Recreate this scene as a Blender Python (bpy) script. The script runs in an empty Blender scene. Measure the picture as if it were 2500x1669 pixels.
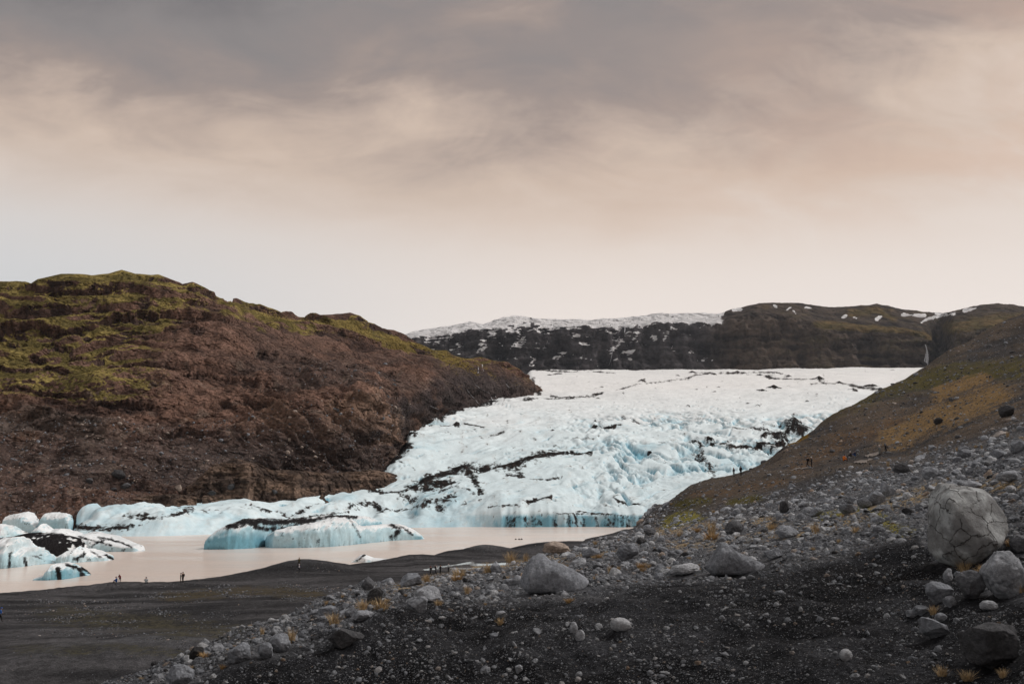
import bpy, math, random
import numpy as np
from mathutils import Vector

# ------------------------------------------------------------------ camera, sky, sun, exposure
scene = bpy.context.scene
COL = scene.collection
F, CX, CY, CAMZ = 2430.0, 1250.0, 834.5, 17.0          # photo pixels (2500 wide), camera 17 m above the lagoon
PITCH = math.atan(365.5 / F)
SP, CP = math.sin(PITCH), math.cos(PITCH)

cam_data = bpy.data.cameras.new("camera")
cam_data.sensor_width = 36.0
cam_data.lens = 36.0 * F / 2500.0
cam_data.clip_start, cam_data.clip_end = 0.1, 30000.0
cam = bpy.data.objects.new("camera", cam_data)
cam.location = (0, 0, CAMZ)
cam.rotation_euler = (math.pi / 2 + PITCH, 0, 0)
COL.objects.link(cam)
scene.camera = cam

SUN_AZ, SUN_EL = math.radians(72), math.radians(45)     # ahead of the camera, to the right
SUN_DIR = Vector((math.sin(SUN_AZ) * math.cos(SUN_EL), math.cos(SUN_AZ) * math.cos(SUN_EL), math.sin(SUN_EL)))
sun_data = bpy.data.lights.new("sun", 'SUN')
sun_data.energy = 2.2
sun_data.angle = math.radians(11)
sun_data.color = (1.0, 0.965, 0.93)
sun = bpy.data.objects.new("sun", sun_data)
sun.rotation_euler = SUN_DIR.to_track_quat('Z', 'Y').to_euler()
sun.location = (0, 0, 600)
COL.objects.link(sun)

scene.view_settings.view_transform = 'Standard'
scene.view_settings.look = 'None'
scene.view_settings.exposure = 0.0
scene.view_settings.gamma = 1.0
scene.view_settings.use_curve_mapping = False
scene.cycles.use_denoising = True
scene.cycles.max_bounces = 5
scene.cycles.diffuse_bounces = 3
scene.cycles.glossy_bounces = 2
scene.cycles.transmission_bounces = 2
scene.cycles.volume_bounces = 0
scene.cycles.use_adaptive_sampling = True


class NT:
    """small helper round a node tree"""
    def __init__(self, tree):
        self.t = tree
        tree.nodes.clear()

    def n(self, kind, **kw):
        nd = self.t.nodes.new(kind)
        for k, v in kw.items():
            setattr(nd, k, v)
        return nd

    def link(self, a, b):
        self.t.links.new(a, b)

    def val(self, sock, v):
        if hasattr(v, 'links') or hasattr(v, 'is_linked'):
            self.link(v, sock)
        else:
            sock.default_value = v

    def m(self, op, a, b=0.0, c=0.0, clamp=False):
        nd = self.n('ShaderNodeMath', operation=op, use_clamp=clamp)
        self.val(nd.inputs[0], a); self.val(nd.inputs[1], b); self.val(nd.inputs[2], c)
        return nd.outputs[0]

    def mix(self, f, a, b, blend='MIX'):
        nd = self.n('ShaderNodeMix', data_type='RGBA', blend_type=blend)
        self.val(nd.inputs[0], f); self.val(nd.inputs[6], a); self.val(nd.inputs[7], b)
        return nd.outputs[2]

    def ramp(self, f, stops, interp='LINEAR'):
        nd = self.n('ShaderNodeValToRGB')
        nd.color_ramp.interpolation = interp
        els = nd.color_ramp.elements
        while len(els) < len(stops):
            els.new(0.5)
        for e, (p, c) in zip(els, stops):
            e.position = p
            e.color = (*c, 1) if len(c) == 3 else c
        self.val(nd.inputs[0], f)
        return nd.outputs[0]

    def smooth(self, x, lo, hi, a=0.0, b=1.0):
        nd = self.n('ShaderNodeMapRange', interpolation_type='SMOOTHSTEP')
        self.val(nd.inputs[0], x)
        nd.inputs[1].default_value = lo; nd.inputs[2].default_value = hi
        nd.inputs[3].default_value = a; nd.inputs[4].default_value = b
        return nd.outputs[0]

    def noise(self, vec, scale, detail=4.0, rough=0.55, dist=0.0, out=0):
        nd = self.n('ShaderNodeTexNoise')
        self.val(nd.inputs['Vector'], vec)
        nd.inputs['Scale'].default_value = scale
        nd.inputs['Detail'].default_value = detail
        nd.inputs['Roughness'].default_value = rough
        nd.inputs['Distortion'].default_value = dist
        return nd.outputs[out]

    def mapping(self, vec, loc=(0, 0, 0), rot=(0, 0, 0), scale=(1, 1, 1)):
        nd = self.n('ShaderNodeMapping')
        self.val(nd.inputs[0], vec)
        nd.inputs[1].default_value = loc; nd.inputs[2].default_value = rot; nd.inputs[3].default_value = scale
        return nd.outputs[0]


def srgb(h):
    h = h.lstrip('#')
    out = []
    for i in (0, 2, 4):
        c = int(h[i:i + 2], 16) / 255
        out.append(c / 12.92 if c <= 0.04045 else ((c + 0.055) / 1.055) ** 2.4)
    return tuple(out)


def build_world():
    w = bpy.data.worlds.new("World")
    scene.world = w
    w.use_nodes = True
    T = NT(w.node_tree)
    tc = T.n('ShaderNodeTexCoord').outputs['Generated']
    sep = T.n('ShaderNodeSeparateXYZ'); T.link(tc, sep.inputs[0])
    x, y, z = sep.outputs
    # clouds live on a flat layer overhead: direction divided by its height
    den = T.m('ADD', T.m('MAXIMUM', z, 0.0), 0.45)
    comb = T.n('ShaderNodeCombineXYZ')
    T.link(T.m('DIVIDE', x, den), comb.inputs[0]); T.link(T.m('DIVIDE', y, den), comb.inputs[1])
    P = comb.outputs[0]
    big = T.noise(T.mapping(P, (4.9, 3.3, 0.4), (0, 0, math.radians(-28)), (1.0, 1.5, 1)), 1.45, 2.0, 0.5, 0.3)
    mid = T.noise(T.mapping(P, (7.3, 2.2, 1.4), (0, 0, math.radians(-30)), (1.3, 2.2, 1)), 3.2, 6.0, 0.56, 0.6)
    fine = T.noise(T.mapping(P, (1.3, 5.2, 3.4), (0, 0, math.radians(-20)), (1.3, 2.2, 1)), 8.5, 7.0, 0.6, 0.5)
    n1 = T.m('SUBTRACT', big, 0.5)
    n2 = T.m('SUBTRACT', mid, 0.5)
    n3 = T.m('SUBTRACT', fine, 0.5)
    fade = T.smooth(z, 0.20, 0.38)
    warp = T.m('ADD', T.m('MULTIPLY', n1, 0.26), T.m('ADD', T.m('MULTIPLY', n2, 0.19), T.m('MULTIPLY', n3, 0.09)))
    e = T.m('ADD', z, T.m('MULTIPLY', T.m('ADD', warp, 0.028), fade))
    e = T.m('SUBTRACT', e, T.m('MULTIPLY', T.m('MAXIMUM', T.m('SUBTRACT', x, 0.10), 0.0), T.m('MULTIPLY', fade, 0.19)))
    e = T.m('ADD', e, T.m('MULTIPLY', T.smooth(x, -0.15, -0.5), T.smooth(z, 0.40, 0.48, 0.0, 0.09)))
    cloud = T.ramp(e, [(0.0, srgb('f6ece5')), (0.16, srgb('f5eae2')), (0.203, srgb('f0e4db')), (0.243, srgb('e9dbd0')), (0.282, srgb('dfccbd')),
                       (0.32, srgb('d4bfae')), (0.3575, srgb('bfac9f')), (0.394, srgb('a4958d')), (0.428, srgb('968c88')), (0.462, srgb('8e8886')),
                       (0.56, srgb('747172')), (0.70, srgb('97928f')), (1.0, srgb('cccac8'))])
    # bluish clear air low on the left, warmer glow to the right
    left = T.m('MULTIPLY', T.smooth(x, 0.12, -0.5), T.smooth(z, 0.34, 0.17))
    cloud = T.mix(T.m('MULTIPLY', left, 0.75), cloud, (*srgb('ccd1d5'), 1))
    warm = T.m('MULTIPLY', T.m('MULTIPLY', T.smooth(x, -0.1, 0.5), T.smooth(z, 0.21, 0.31)), T.smooth(n2, -0.10, 0.14))
    cloud = T.mix(T.m('MULTIPLY', warm, 0.42), cloud, (*srgb('dfbda6'), 1))
    # the clear sky above the clouds, a little of it coming through
    sky = T.n('ShaderNodeTexSky', sky_type='NISHITA', sun_disc=False)
    sky.sun_elevation = SUN_EL
    sky.sun_rotation = SUN_AZ
    skyc = T.mix(1.0, sky.outputs[0], (0.08, 0.08, 0.08, 1), 'MULTIPLY')
    col = T.mix(0.06, cloud, skyc)
    bg = T.n('ShaderNodeBackground')
    T.link(col, bg.inputs[0]); bg.inputs[1].default_value = 1.0
    out = T.n('ShaderNodeOutputWorld'); T.link(bg.outputs[0], out.inputs[0])


build_world()

# ------------------------------------------------------------------ maths helpers
rng = np.random.default_rng(11)
random.seed(5)


def slope_of(py):
    cy = (CY - np.asarray(py, float)) / F
    return (SP + cy * CP) / (CP - cy * SP)


def pt(px, py, D):
    cy = (CY - np.asarray(py, float)) / F
    yy = CP - cy * SP
    return np.stack([(np.asarray(px, float) - CX) / F / yy * D, D + 0 * cy, CAMZ + (SP + cy * CP) / yy * D], -1)


def project(x, y, z):
    dz = z - CAMZ
    f = y * CP + dz * SP
    u = -y * SP + dz * CP
    f = np.where(np.abs(f) < 1e-3, 1e-3, f)
    return CX + F * x / f, CY - F * u / f


G3 = rng.normal(size=(256, 3)); G3 /= np.linalg.norm(G3, axis=1)[:, None]
G2 = np.stack([np.cos(np.arange(256) * 2.39996), np.sin(np.arange(256) * 2.39996)], -1)


PERM = rng.permutation(256).astype(np.int32)
PERM = np.concatenate([PERM, PERM])
GX3, GY3, GZ3 = (np.ascontiguousarray(G3[:, i], np.float32) for i in range(3))
GX2, GY2 = (np.ascontiguousarray(G2[:, i], np.float32) for i in range(2))


def perlin2(x, y, seed=0):
    x = np.asarray(x, np.float32); y = np.asarray(y, np.float32)
    fx, fy = np.floor(x), np.floor(y)
    xf, yf = x - fx, y - fy
    xi = (fx.astype(np.int32) + seed * 37) & 255; yi = (fy.astype(np.int32) + seed * 11) & 255
    u = xf * xf * xf * (xf * (xf * 6 - 15) + 10)
    v = yf * yf * yf * (yf * (yf * 6 - 15) + 10)
    p0, p1 = PERM[xi], PERM[xi + 1]
    r = []
    for p, dx in ((p0, 0), (p1, 1)):
        q = []
        for dy in (0, 1):
            h = PERM[p + ((yi + dy) & 255)]
            q.append(GX2[h] * (xf - dx) + GY2[h] * (yf - dy))
        r.append(q[0] + v * (q[1] - q[0]))
    return (r[0] + u * (r[1] - r[0])) * 1.5


def perlin3(x, y, z, seed=0):
    x = np.asarray(x, np.float32); y = np.asarray(y, np.float32); z = np.asarray(z, np.float32)
    fx, fy, fz = np.floor(x), np.floor(y), np.floor(z)
    xf, yf, zf = x - fx, y - fy, z - fz
    xi = (fx.astype(np.int32) + seed * 37) & 255; yi = (fy.astype(np.int32) + seed * 11) & 255; zi = fz.astype(np.int32) & 255
    q = lambda t: t * t * t * (t * (t * 6 - 15) + 10)
    u, v, w = q(xf), q(yf), q(zf)
    rx = []
    for dx in (0, 1):
        p = PERM[xi + dx]
        ry = []
        for dy in (0, 1):
            pp = PERM[p + ((yi + dy) & 255)]
            rz = []
            for dz in (0, 1):
                h = PERM[pp + ((zi + dz) & 255)]
                rz.append(GX3[h] * (xf - dx) + GY3[h] * (yf - dy) + GZ3[h] * (zf - dz))
            ry.append(rz[0] + w * (rz[1] - rz[0]))
        rx.append(ry[0] + v * (ry[1] - ry[0]))
    return (rx[0] + u * (rx[1] - rx[0])) * 1.6


def fbm2(x, y, octv=4, seed=0, gain=0.5, lac=2.03, ridged=False):
    a, s, tot = 1.0, 0.0, 0.0
    for i in range(octv):
        n = perlin2(x, y, seed + i * 17)
        s = s + a * ((1 - 2 * np.abs(n)) if ridged else n)
        tot += a
        a *= gain; x = x * lac + 3.7; y = y * lac + 1.9
    return s / tot


def fbm3(x, y, z, octv=4, seed=0, gain=0.5, lac=2.03, ridged=False):
    a, s, tot = 1.0, 0.0, 0.0
    for i in range(octv):
        n = perlin3(x, y, z, seed + i * 17)
        s = s + a * ((1 - 2 * np.abs(n)) if ridged else n)
        tot += a
        a *= gain; x = x * lac + 3.7; y = y * lac + 1.9; z = z * lac + 5.3
    return s / tot


def sstep(x, a, b):
    t = np.clip((x - a) / (b - a), 0, 1)
    return t * t * (3 - 2 * t)


def pchip(x, y, xi):
    x = np.asarray(x, float); y = np.asarray(y, float)
    xi = np.clip(np.asarray(xi, float), x[0], x[-1])
    sh = (-1,) + (1,) * (y.ndim - 1)
    h = np.diff(x).reshape(sh)
    d = np.diff(y, axis=0) / h
    m = np.zeros_like(y)
    m[0], m[-1] = d[0], d[-1]
    if len(x) > 2:
        p = d[:-1] * d[1:]
        w1 = 2 * h[1:] + h[:-1]; w2 = h[1:] + 2 * h[:-1]
        with np.errstate(divide='ignore', invalid='ignore'):
            hm = (w1 + w2) / (w1 / d[:-1] + w2 / d[1:])
        m[1:-1] = np.where(p > 0, hm, 0)
    k = np.clip(np.searchsorted(x, xi, side='right') - 1, 0, len(x) - 2)
    t = ((xi - x[k]) / (x[k + 1] - x[k])).reshape(sh)
    hk = (x[k + 1] - x[k]).reshape(sh)
    return ((1 + 2 * t) * (1 - t) ** 2) * y[k] + t * (1 - t) ** 2 * hk * m[k] + t * t * (3 - 2 * t) * y[k + 1] + t * t * (t - 1) * hk * m[k + 1]


def stroke(PX, PY, pts, width, asp=1.0):
    """0..1 falloff round a polyline, in map units given by the two coordinate arrays"""
    best = np.full(PX.shape, 1e9)
    pts = [(a, b * asp) for a, b in pts]
    Y = PY * asp
    for (x0, y0), (x1, y1) in zip(pts[:-1], pts[1:]):
        dx, dy = x1 - x0, y1 - y0
        t = np.clip(((PX - x0) * dx + (Y - y0) * dy) / (dx * dx + dy * dy + 1e-9), 0, 1)
        best = np.minimum(best, np.hypot(PX - x0 - t * dx, Y - y0 - t * dy))
    return np.clip(1 - best / width, 0, 1)


def lerp(a, b, f):
    f = np.asarray(f)[..., None]
    return np.asarray(a) * (1 - f) + np.asarray(b) * f


# ------------------------------------------------------------------ mesh and object helpers
def grid_mesh(name, P, col=None, keep=None, smooth=True, lay=None):
    n, m = P.shape[:2]
    idx = np.arange(n * m).reshape(n, m)
    q = np.stack([idx[:-1, :-1], idx[:-1, 1:], idx[1:, 1:], idx[1:, :-1]], -1)
    q = q[keep] if keep is not None else q.reshape(-1, 4)
    return raw_mesh(name, P.reshape(-1, 3), q.reshape(-1, 4), None if col is None else col.reshape(-1, 3), smooth, None if lay is None else lay.reshape(-1, 4))


def raw_mesh(name, V, Q, col=None, smooth=True, lay=None):
    used = np.zeros(len(V), bool); used[Q.ravel()] = True
    if not used.all():
        new = np.cumsum(used) - 1
        V = V[used]; Q = new[Q]
        if col is not None:
            col = col[used]
        if lay is not None:
            lay = lay[used]
    me = bpy.data.meshes.new(name)
    k = Q.shape[1]
    me.vertices.add(len(V)); me.vertices.foreach_set('co', np.ascontiguousarray(V, np.float32).ravel())
    me.loops.add(Q.size); me.loops.foreach_set('vertex_index', np.ascontiguousarray(Q, np.int32).ravel())
    me.polygons.add(len(Q)); me.polygons.foreach_set('loop_start', np.arange(0, Q.size, k, dtype=np.int32))
    me.update(calc_edges=True)
    me.polygons.foreach_set('use_smooth', np.full(len(Q), smooth))
    if col is not None:
        a = me.color_attributes.new('Col', 'FLOAT_COLOR', 'POINT')
        a.data.foreach_set('color', np.concatenate([col, np.ones((len(col), 1))], 1).astype(np.float32).ravel())
    if lay is None and col is not None:
        lay = np.zeros((len(V), 4))
    if lay is not None:
        a = me.color_attributes.new('Lay', 'FLOAT_COLOR', 'POINT')
        a.data.foreach_set('color', np.ascontiguousarray(lay, np.float32).ravel())
    return me


def layer(rgb, fac):
    out = np.empty(fac.shape + (4,), np.float32)
    out[..., :3] = rgb; out[..., 3] = np.clip(fac, 0, 1)
    return out


def link(name, me, mat=None, parent=None, label=None, cat=None, group=None, kind=None, loc=None):
    o = bpy.data.objects.new(name, me)
    COL.objects.link(o)
    if mat is not None and me is not None and not me.materials:
        me.materials.append(mat)
    if parent is not None:
        o.parent = parent
    if loc is not None:
        o.location = loc
    if label: o['label'] = label
    if cat: o['category'] = cat
    if group: o['group'] = group
    if kind: o['kind'] = kind
    return o


def grid_normals(P):
    du = np.gradient(P, axis=0); dv = np.gradient(P, axis=1)
    N = np.cross(du, dv)
    N /= np.linalg.norm(N, axis=-1, keepdims=True) + 1e-9
    return N


# ------------------------------------------------------------------ materials
def principled(name):
    m = bpy.data.materials.new(name)
    m.use_nodes = True
    T = NT(m.node_tree)
    b = T.n('ShaderNodeBsdfPrincipled')
    o = T.n('ShaderNodeOutputMaterial')
    T.link(b.outputs[0], o.inputs[0])
    return m, T, b


def terrain_material(name, spots, bumps, rough=0.92, spec=0.04, speck=None, over=None, blocks=()):
    """vertex colour x noise at several scales, plus relief; over = a second coat (moss, snow, soot) whose ragged edge is
    cut by noise: ([(scale, amplitude)], softness, variation). spots: (scale, low, high); bumps: (scale, distance, strength)"""
    m, T, b = principled(name)
    co = T.n('ShaderNodeTexCoord').outputs['Object']

    def grey(f):
        cc = T.n('ShaderNodeCombineXYZ')
        for i in range(3):
            T.link(f, cc.inputs[i])
        return cc.outputs[0]
    c = T.n('ShaderNodeAttribute', attribute_name='Col').outputs['Color']
    for sc, lo, hi in spots:
        c = T.mix(1.0, c, grey(T.smooth(T.noise(co, sc, 4.0, 0.62), 0.3, 0.7, lo, hi)), 'MULTIPLY')
    if speck:
        for sc, size, rgb, dens in speck:
            v = T.n('ShaderNodeTexVoronoi'); T.link(co, v.inputs['Vector']); v.inputs['Scale'].default_value = sc
            hs = T.n('ShaderNodeSeparateColor'); T.link(v.outputs['Color'], hs.inputs[0])
            on = T.m('LESS_THAN', hs.outputs[0], dens)
            dot = T.smooth(v.outputs['Distance'], size, size * 0.6)
            g = T.m('MULTIPLY', T.m('MULTIPLY', on, dot), T.m('ADD', 0.25, T.m('MULTIPLY', hs.outputs[1], 0.75)))
            c = T.mix(g, c, (*rgb, 1))
    if over:
        scales, soft, var = over
        at = T.n('ShaderNodeAttribute', attribute_name='Lay')
        f = at.outputs['Alpha']
        hf = None
        for sc, amp in scales:
            n = T.noise(co, sc, 5.0, 0.65)
            hf = n
            f = T.m('ADD', f, T.m('MULTIPLY', T.m('SUBTRACT', n, 0.5), amp))
        f = T.m('MULTIPLY', T.smooth(f, 0.5 - soft, 0.5 + soft), T.smooth(at.outputs['Alpha'], 0.02, 0.15))
        lc = T.mix(1.0, at.outputs['Color'], grey(T.smooth(hf, 0.3, 0.7, 1 - var, 1 + var)), 'MULTIPLY')
        c = T.mix(f, c, lc)
        T.link(T.m('MULTIPLY', T.m('SUBTRACT', 1.0, f), spec), b.inputs['Specular IOR Level'])
    else:
        b.inputs['Specular IOR Level'].default_value = spec
    T.link(c, b.inputs['Base Color'])
    b.inputs['Roughness'].default_value = rough
    prev = None
    for sc, dist, st in bumps:
        bp = T.n('ShaderNodeBump')
        bp.inputs['Distance'].default_value = dist
        bp.inputs['Strength'].default_value = st
        T.link(T.noise(co, sc, 5.0, 0.65), bp.inputs['Height'])
        if prev:
            T.link(prev, bp.inputs['Normal'])
        prev = bp.outputs[0]
    for sc, dist, st, stretch in blocks:
        v = T.n('ShaderNodeTexVoronoi'); v.inputs['Scale'].default_value = sc
        wv = T.n('ShaderNodeVectorMath', operation='ADD'); T.link(T.mapping(co, scale=stretch), wv.inputs[0])
        ns = T.n('ShaderNodeVectorMath', operation='SCALE'); T.link(T.noise(co, sc * 1.5, 3.0, .6, out=1), ns.inputs[0]); ns.inputs[3].default_value = .6 / sc
        T.link(ns.outputs[0], wv.inputs[1]); T.link(wv.outputs[0], v.inputs['Vector'])
        bp = T.n('ShaderNodeBump'); bp.inputs['Distance'].default_value = dist; bp.inputs['Strength'].default_value = st
        bp.invert = True
        T.link(v.outputs['Distance'], bp.inputs['Height'])
        if prev:
            T.link(prev, bp.inputs['Normal'])
        prev = bp.outputs[0]
    if prev:
        T.link(prev, b.inputs['Normal'])
    return m


def plain_material(name, rgb, rough=0.8, spec=0.3, var=0.15, scale=6.0, bump=0.0):
    m, T, b = principled(name)
    co = T.n('ShaderNodeTexCoord').outputs['Object']
    f = T.smooth(T.noise(co, scale, 4.0), 0.3, 0.7, 1 - var, 1 + var)
    cc = T.n('ShaderNodeCombineXYZ')
    for i in range(3):
        T.link(f, cc.inputs[i])
    T.link(T.mix(1.0, (*rgb, 1), cc.outputs[0], 'MULTIPLY'), b.inputs['Base Color'])
    b.inputs['Roughness'].default_value = rough
    b.inputs['Specular IOR Level'].default_value = spec
    if bump:
        bp = T.n('ShaderNodeBump'); bp.inputs['Distance'].default_value = bump
        T.link(T.noise(co, scale * 2, 5.0), bp.inputs['Height']); T.link(bp.outputs[0], b.inputs['Normal'])
    return m


M_GROUND = terrain_material('gravel_ground', [(0.12, 0.82, 1.2), (1.1, 0.7, 1.35), (9.0, 0.5, 1.6)],
                            [(0.9, 0.30, 0.7), (5.0, 0.12, 0.9), (22.0, 0.035, 1.0)],
                            speck=[(5.0, 0.20, (0.16, 0.16, 0.17), 0.10), (9.0, 0.30, (0.13, 0.13, 0.135), 0.20), (21.0, 0.36, (0.15, 0.15, 0.155), 0.22)],
                            over=([(0.35, 0.8), (2.2, 1.1)], 0.22, 0.4))
M_HILL = terrain_material('hill_rock', [(0.03, 0.85, 1.15), (0.12, 0.72, 1.3), (0.7, 0.78, 1.25)],
                          [(0.07, 5.0, 0.6), (0.25, 2.2, 0.9), (1.1, 0.5, 0.7)], over=([(0.08, 0.6), (0.5, 0.8)], 0.17, 0.4),
                          blocks=[(0.10, 7.0, 0.9, (1, 1, 1.6)), (0.33, 2.4, 0.9, (1, 1, 1.4))])
M_MOUNT = terrain_material('mountain_rock', [(0.01, 0.8, 1.2), (0.05, 0.7, 1.35)], [(0.02, 22.0, 1.0), (0.08, 8.0, 1.0)], blocks=[(0.03, 26.0, 0.9, (1, 1, .5))],
                           over=([(0.012, 0.5), (0.06, 0.6)], 0.07, 0.06))
M_ICE = terrain_material('glacier_ice', [(0.05, 0.96, 1.03), (0.4, 0.95, 1.04)], [(0.10, 1.0, 0.3), (0.5, 0.3, 0.4)], rough=0.55, spec=0.15,
                         over=([(0.09, 0.7), (0.6, 1.2)], 0.17, 0.5))
M_BERG = terrain_material('iceberg_ice', [(0.15, 0.9, 1.08), (1.0, 0.92, 1.07)], [(0.35, 0.5, 0.5), (1.6, 0.15, 0.5)], rough=0.38, spec=0.2,
                          over=([(0.4, 0.7), (2.2, 1.0)], 0.28, 0.5))


def rock_material(name):
    m, T, b = principled(name)
    tc = T.n('ShaderNodeTexCoord')
    co = tc.outputs['Object']
    tone = T.n('ShaderNodeAttribute', attribute_type='INSTANCER', attribute_name='tone').outputs['Fac']
    c = T.ramp(tone, [(0.0, (0.022, 0.020, 0.019)), (0.25, (0.125, 0.126, 0.134)), (0.5, (0.290, 0.306, 0.338)),
                      (0.72, (0.440, 0.456, 0.488)), (0.86, (0.57, 0.58, 0.60)), (1.0, (0.34, 0.25, 0.185))])
    f = T.smooth(T.noise(co, 2.2, 8.0, 0.65, 0.4), 0.3, 0.72, 0.62, 1.28)
    f2 = T.smooth(T.noise(co, 14.0, 6.0, 0.7), 0.35, 0.7, 0.75, 1.2)
    cc = T.n('ShaderNodeCombineXYZ')
    ff = T.m('MULTIPLY', f, f2)
    for i in range(3):
        T.link(ff, cc.inputs[i])
    c = T.mix(1.0, c, cc.outputs[0], 'MULTIPLY')
    T.link(c, b.inputs['Base Color'])
    b.inputs['Roughness'].default_value = 0.88
    b.inputs['Specular IOR Level'].default_value = 0.08
    bp = T.n('ShaderNodeBump'); bp.inputs['Distance'].default_value = 0.14; bp.inputs['Strength'].default_value = 1.0
    T.link(T.noise(co, 4.0, 10.0, 0.72), bp.inputs['Height'])
    T.link(bp.outputs[0], b.inputs['Normal'])
    return m


M_ROCK = rock_material('moraine_stone')

# ------------------------------------------------------------------ people: poses as skinned skeletons (built first, placed last)
PERSON_JOINTS = dict(
    stand=dict(pelvis=(0, 0, .95), waist=(0, 0, 1.1), chest=(0, 0, 1.32), neck=(0, .01, 1.5), head=(0, .03, 1.62), crown=(0, .02, 1.70),
               ls=(.19, 0, 1.43), le=(.25, -.02, 1.15), lh=(.22, .10, .93), rs=(-.19, 0, 1.43), re=(-.25, -.02, 1.15), rh=(-.22, .10, .93),
               lp=(.10, 0, .90), lk=(.11, .03, .50), la=(.11, -.02, .09), lt=(.12, .14, .04), rp=(-.10, 0, .90), rk=(-.11, .03, .50), ra=(-.11, -.02, .09), rt=(-.12, .14, .04)),
    walk=dict(pelvis=(0, 0, .93), waist=(0, .02, 1.08), chest=(0, .05, 1.30), neck=(0, .08, 1.48), head=(0, .12, 1.60), crown=(0, .11, 1.68),
              ls=(.19, .04, 1.41), le=(.24, -.10, 1.15), lh=(.22, -.04, .93), rs=(-.19, .05, 1.41), re=(-.24, .10, 1.14), rh=(-.20, .30, 1.02),
              lp=(.10, 0, .88), lk=(.11, .22, .52), la=(.11, .26, .10), lt=(.12, .42, .06), rp=(-.10, 0, .88), rk=(-.11, .02, .48), ra=(-.11, -.28, .13), rt=(-.12, -.14, .04)),
    wide=dict(pelvis=(0, -.02, .90), waist=(0, .0, 1.05), chest=(0, .08, 1.27), neck=(0, .14, 1.44), head=(0, .20, 1.55), crown=(0, .20, 1.63),
              ls=(.19, .08, 1.38), le=(.26, .16, 1.13), lh=(.08, .34, 1.20), rs=(-.19, .08, 1.38), re=(-.26, .16, 1.13), rh=(-.08, .34, 1.20),
              lp=(.11, 0, .86), lk=(.20, .05, .48), la=(.28, -.02, .09), lt=(.31, .13, .04), rp=(-.11, 0, .86), rk=(-.20, .05, .48), ra=(-.28, -.02, .09), rt=(-.31, .13, .04)),
    sit=dict(pelvis=(0, 0, .22), waist=(0, .03, .38), chest=(0, .09, .60), neck=(0, .15, .78), head=(0, .19, .90), crown=(0, .19, .98),
             ls=(.19, .08, .71), le=(.26, .24, .50), lh=(.10, .44, .46), rs=(-.19, .08, .71), re=(-.26, .24, .50), rh=(-.10, .44, .46),
             lp=(.11, .04, .20), lk=(.15, .44, .48), la=(.13, .58, .10), lt=(.13, .74, .05), rp=(-.11, .04, .20), rk=(-.15, .44, .48), ra=(-.13, .58, .10), rt=(-.13, .74, .05)),
    bend=dict(pelvis=(0, -.12, .82), waist=(0, 0, .98), chest=(0, .22, 1.12), neck=(0, .38, 1.20), head=(0, .48, 1.25), crown=(0, .54, 1.30),
              ls=(.19, .30, 1.16), le=(.24, .42, .92), lh=(.14, .55, .74), rs=(-.19, .30, 1.16), re=(-.24, .42, .92), rh=(-.14, .55, .74),
              lp=(.10, -.10, .78), lk=(.13, .08, .47), la=(.13, -.06, .09), lt=(.14, .10, .04), rp=(-.10, -.10, .78), rk=(-.13, .12, .47), ra=(-.13, .0, .09), rt=(-.14, .16, .04)))
BONES = [('pelvis', 'waist'), ('waist', 'chest'), ('chest', 'neck'), ('neck', 'head'), ('head', 'crown'),
         ('chest', 'ls'), ('ls', 'le'), ('le', 'lh'), ('chest', 'rs'), ('rs', 're'), ('re', 'rh'),
         ('pelvis', 'lp'), ('lp', 'lk'), ('lk', 'la'), ('la', 'lt'), ('pelvis', 'rp'), ('rp', 'rk'), ('rk', 'ra'), ('ra', 'rt')]
RADII = dict(pelvis=.15, waist=.14, chest=.16, neck=.065, head=.105, crown=.085, ls=.085, le=.06, lh=.042, rs=.085, re=.06, rh=.042,
             lp=.10, lk=.072, la=.052, lt=.045, rp=.10, rk=.072, ra=.052, rt=.045)
ZONE = {'neck': 0, 'head': 0, 'crown': 0, 'lh': 0, 'rh': 0, 'la': 3, 'ra': 3, 'lt': 3, 'rt': 3, 'lp': 2, 'rp': 2, 'lk': 2, 'rk': 2}
POSE_MESH = {}


def build_poses():
    for pose, J in PERSON_JOINTS.items():
        names = list(J)
        me = bpy.data.meshes.new('pose')
        me.from_pydata([J[k] for k in names], [(names.index(a), names.index(b)) for a, b in BONES], [])
        o = bpy.data.objects.new('pose', me)
        COL.objects.link(o)
        o.modifiers.new('skin', 'SKIN')
        sub = o.modifiers.new('sub', 'SUBSURF'); sub.levels = 1; sub.render_levels = 1
        for i, k in enumerate(names):
            sv = me.skin_vertices[0].data[i]
            sv.radius = (RADII[k], RADII[k] * (.75 if k in ('pelvis', 'waist', 'chest') else 1))
            sv.use_root = k == 'pelvis'
        dg = bpy.context.evaluated_depsgraph_get(); dg.update()
        out = bpy.data.meshes.new_from_object(o.evaluated_get(dg))
        pts = np.array([J[k] for k in names])
        for p in out.polygons:
            d = np.linalg.norm(pts - np.array(p.center), axis=1)
            p.material_index = ZONE.get(names[int(d.argmin())], 1)
            p.use_smooth = True
        POSE_MESH[pose] = (out, J)
        bpy.data.objects.remove(o)


build_poses()

# ------------------------------------------------------------------ GROUND: black-sand beach, moraine bank and the slope on the right
def col_z(entries, logs):
    D = np.array([e[0] for e in entries], float)
    z = np.array([(e[1][0] if isinstance(e[1], tuple) else CAMZ + slope_of(e[1]) * e[0]) for e in entries], float)
    return pchip(np.log(D), z, logs)


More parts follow.
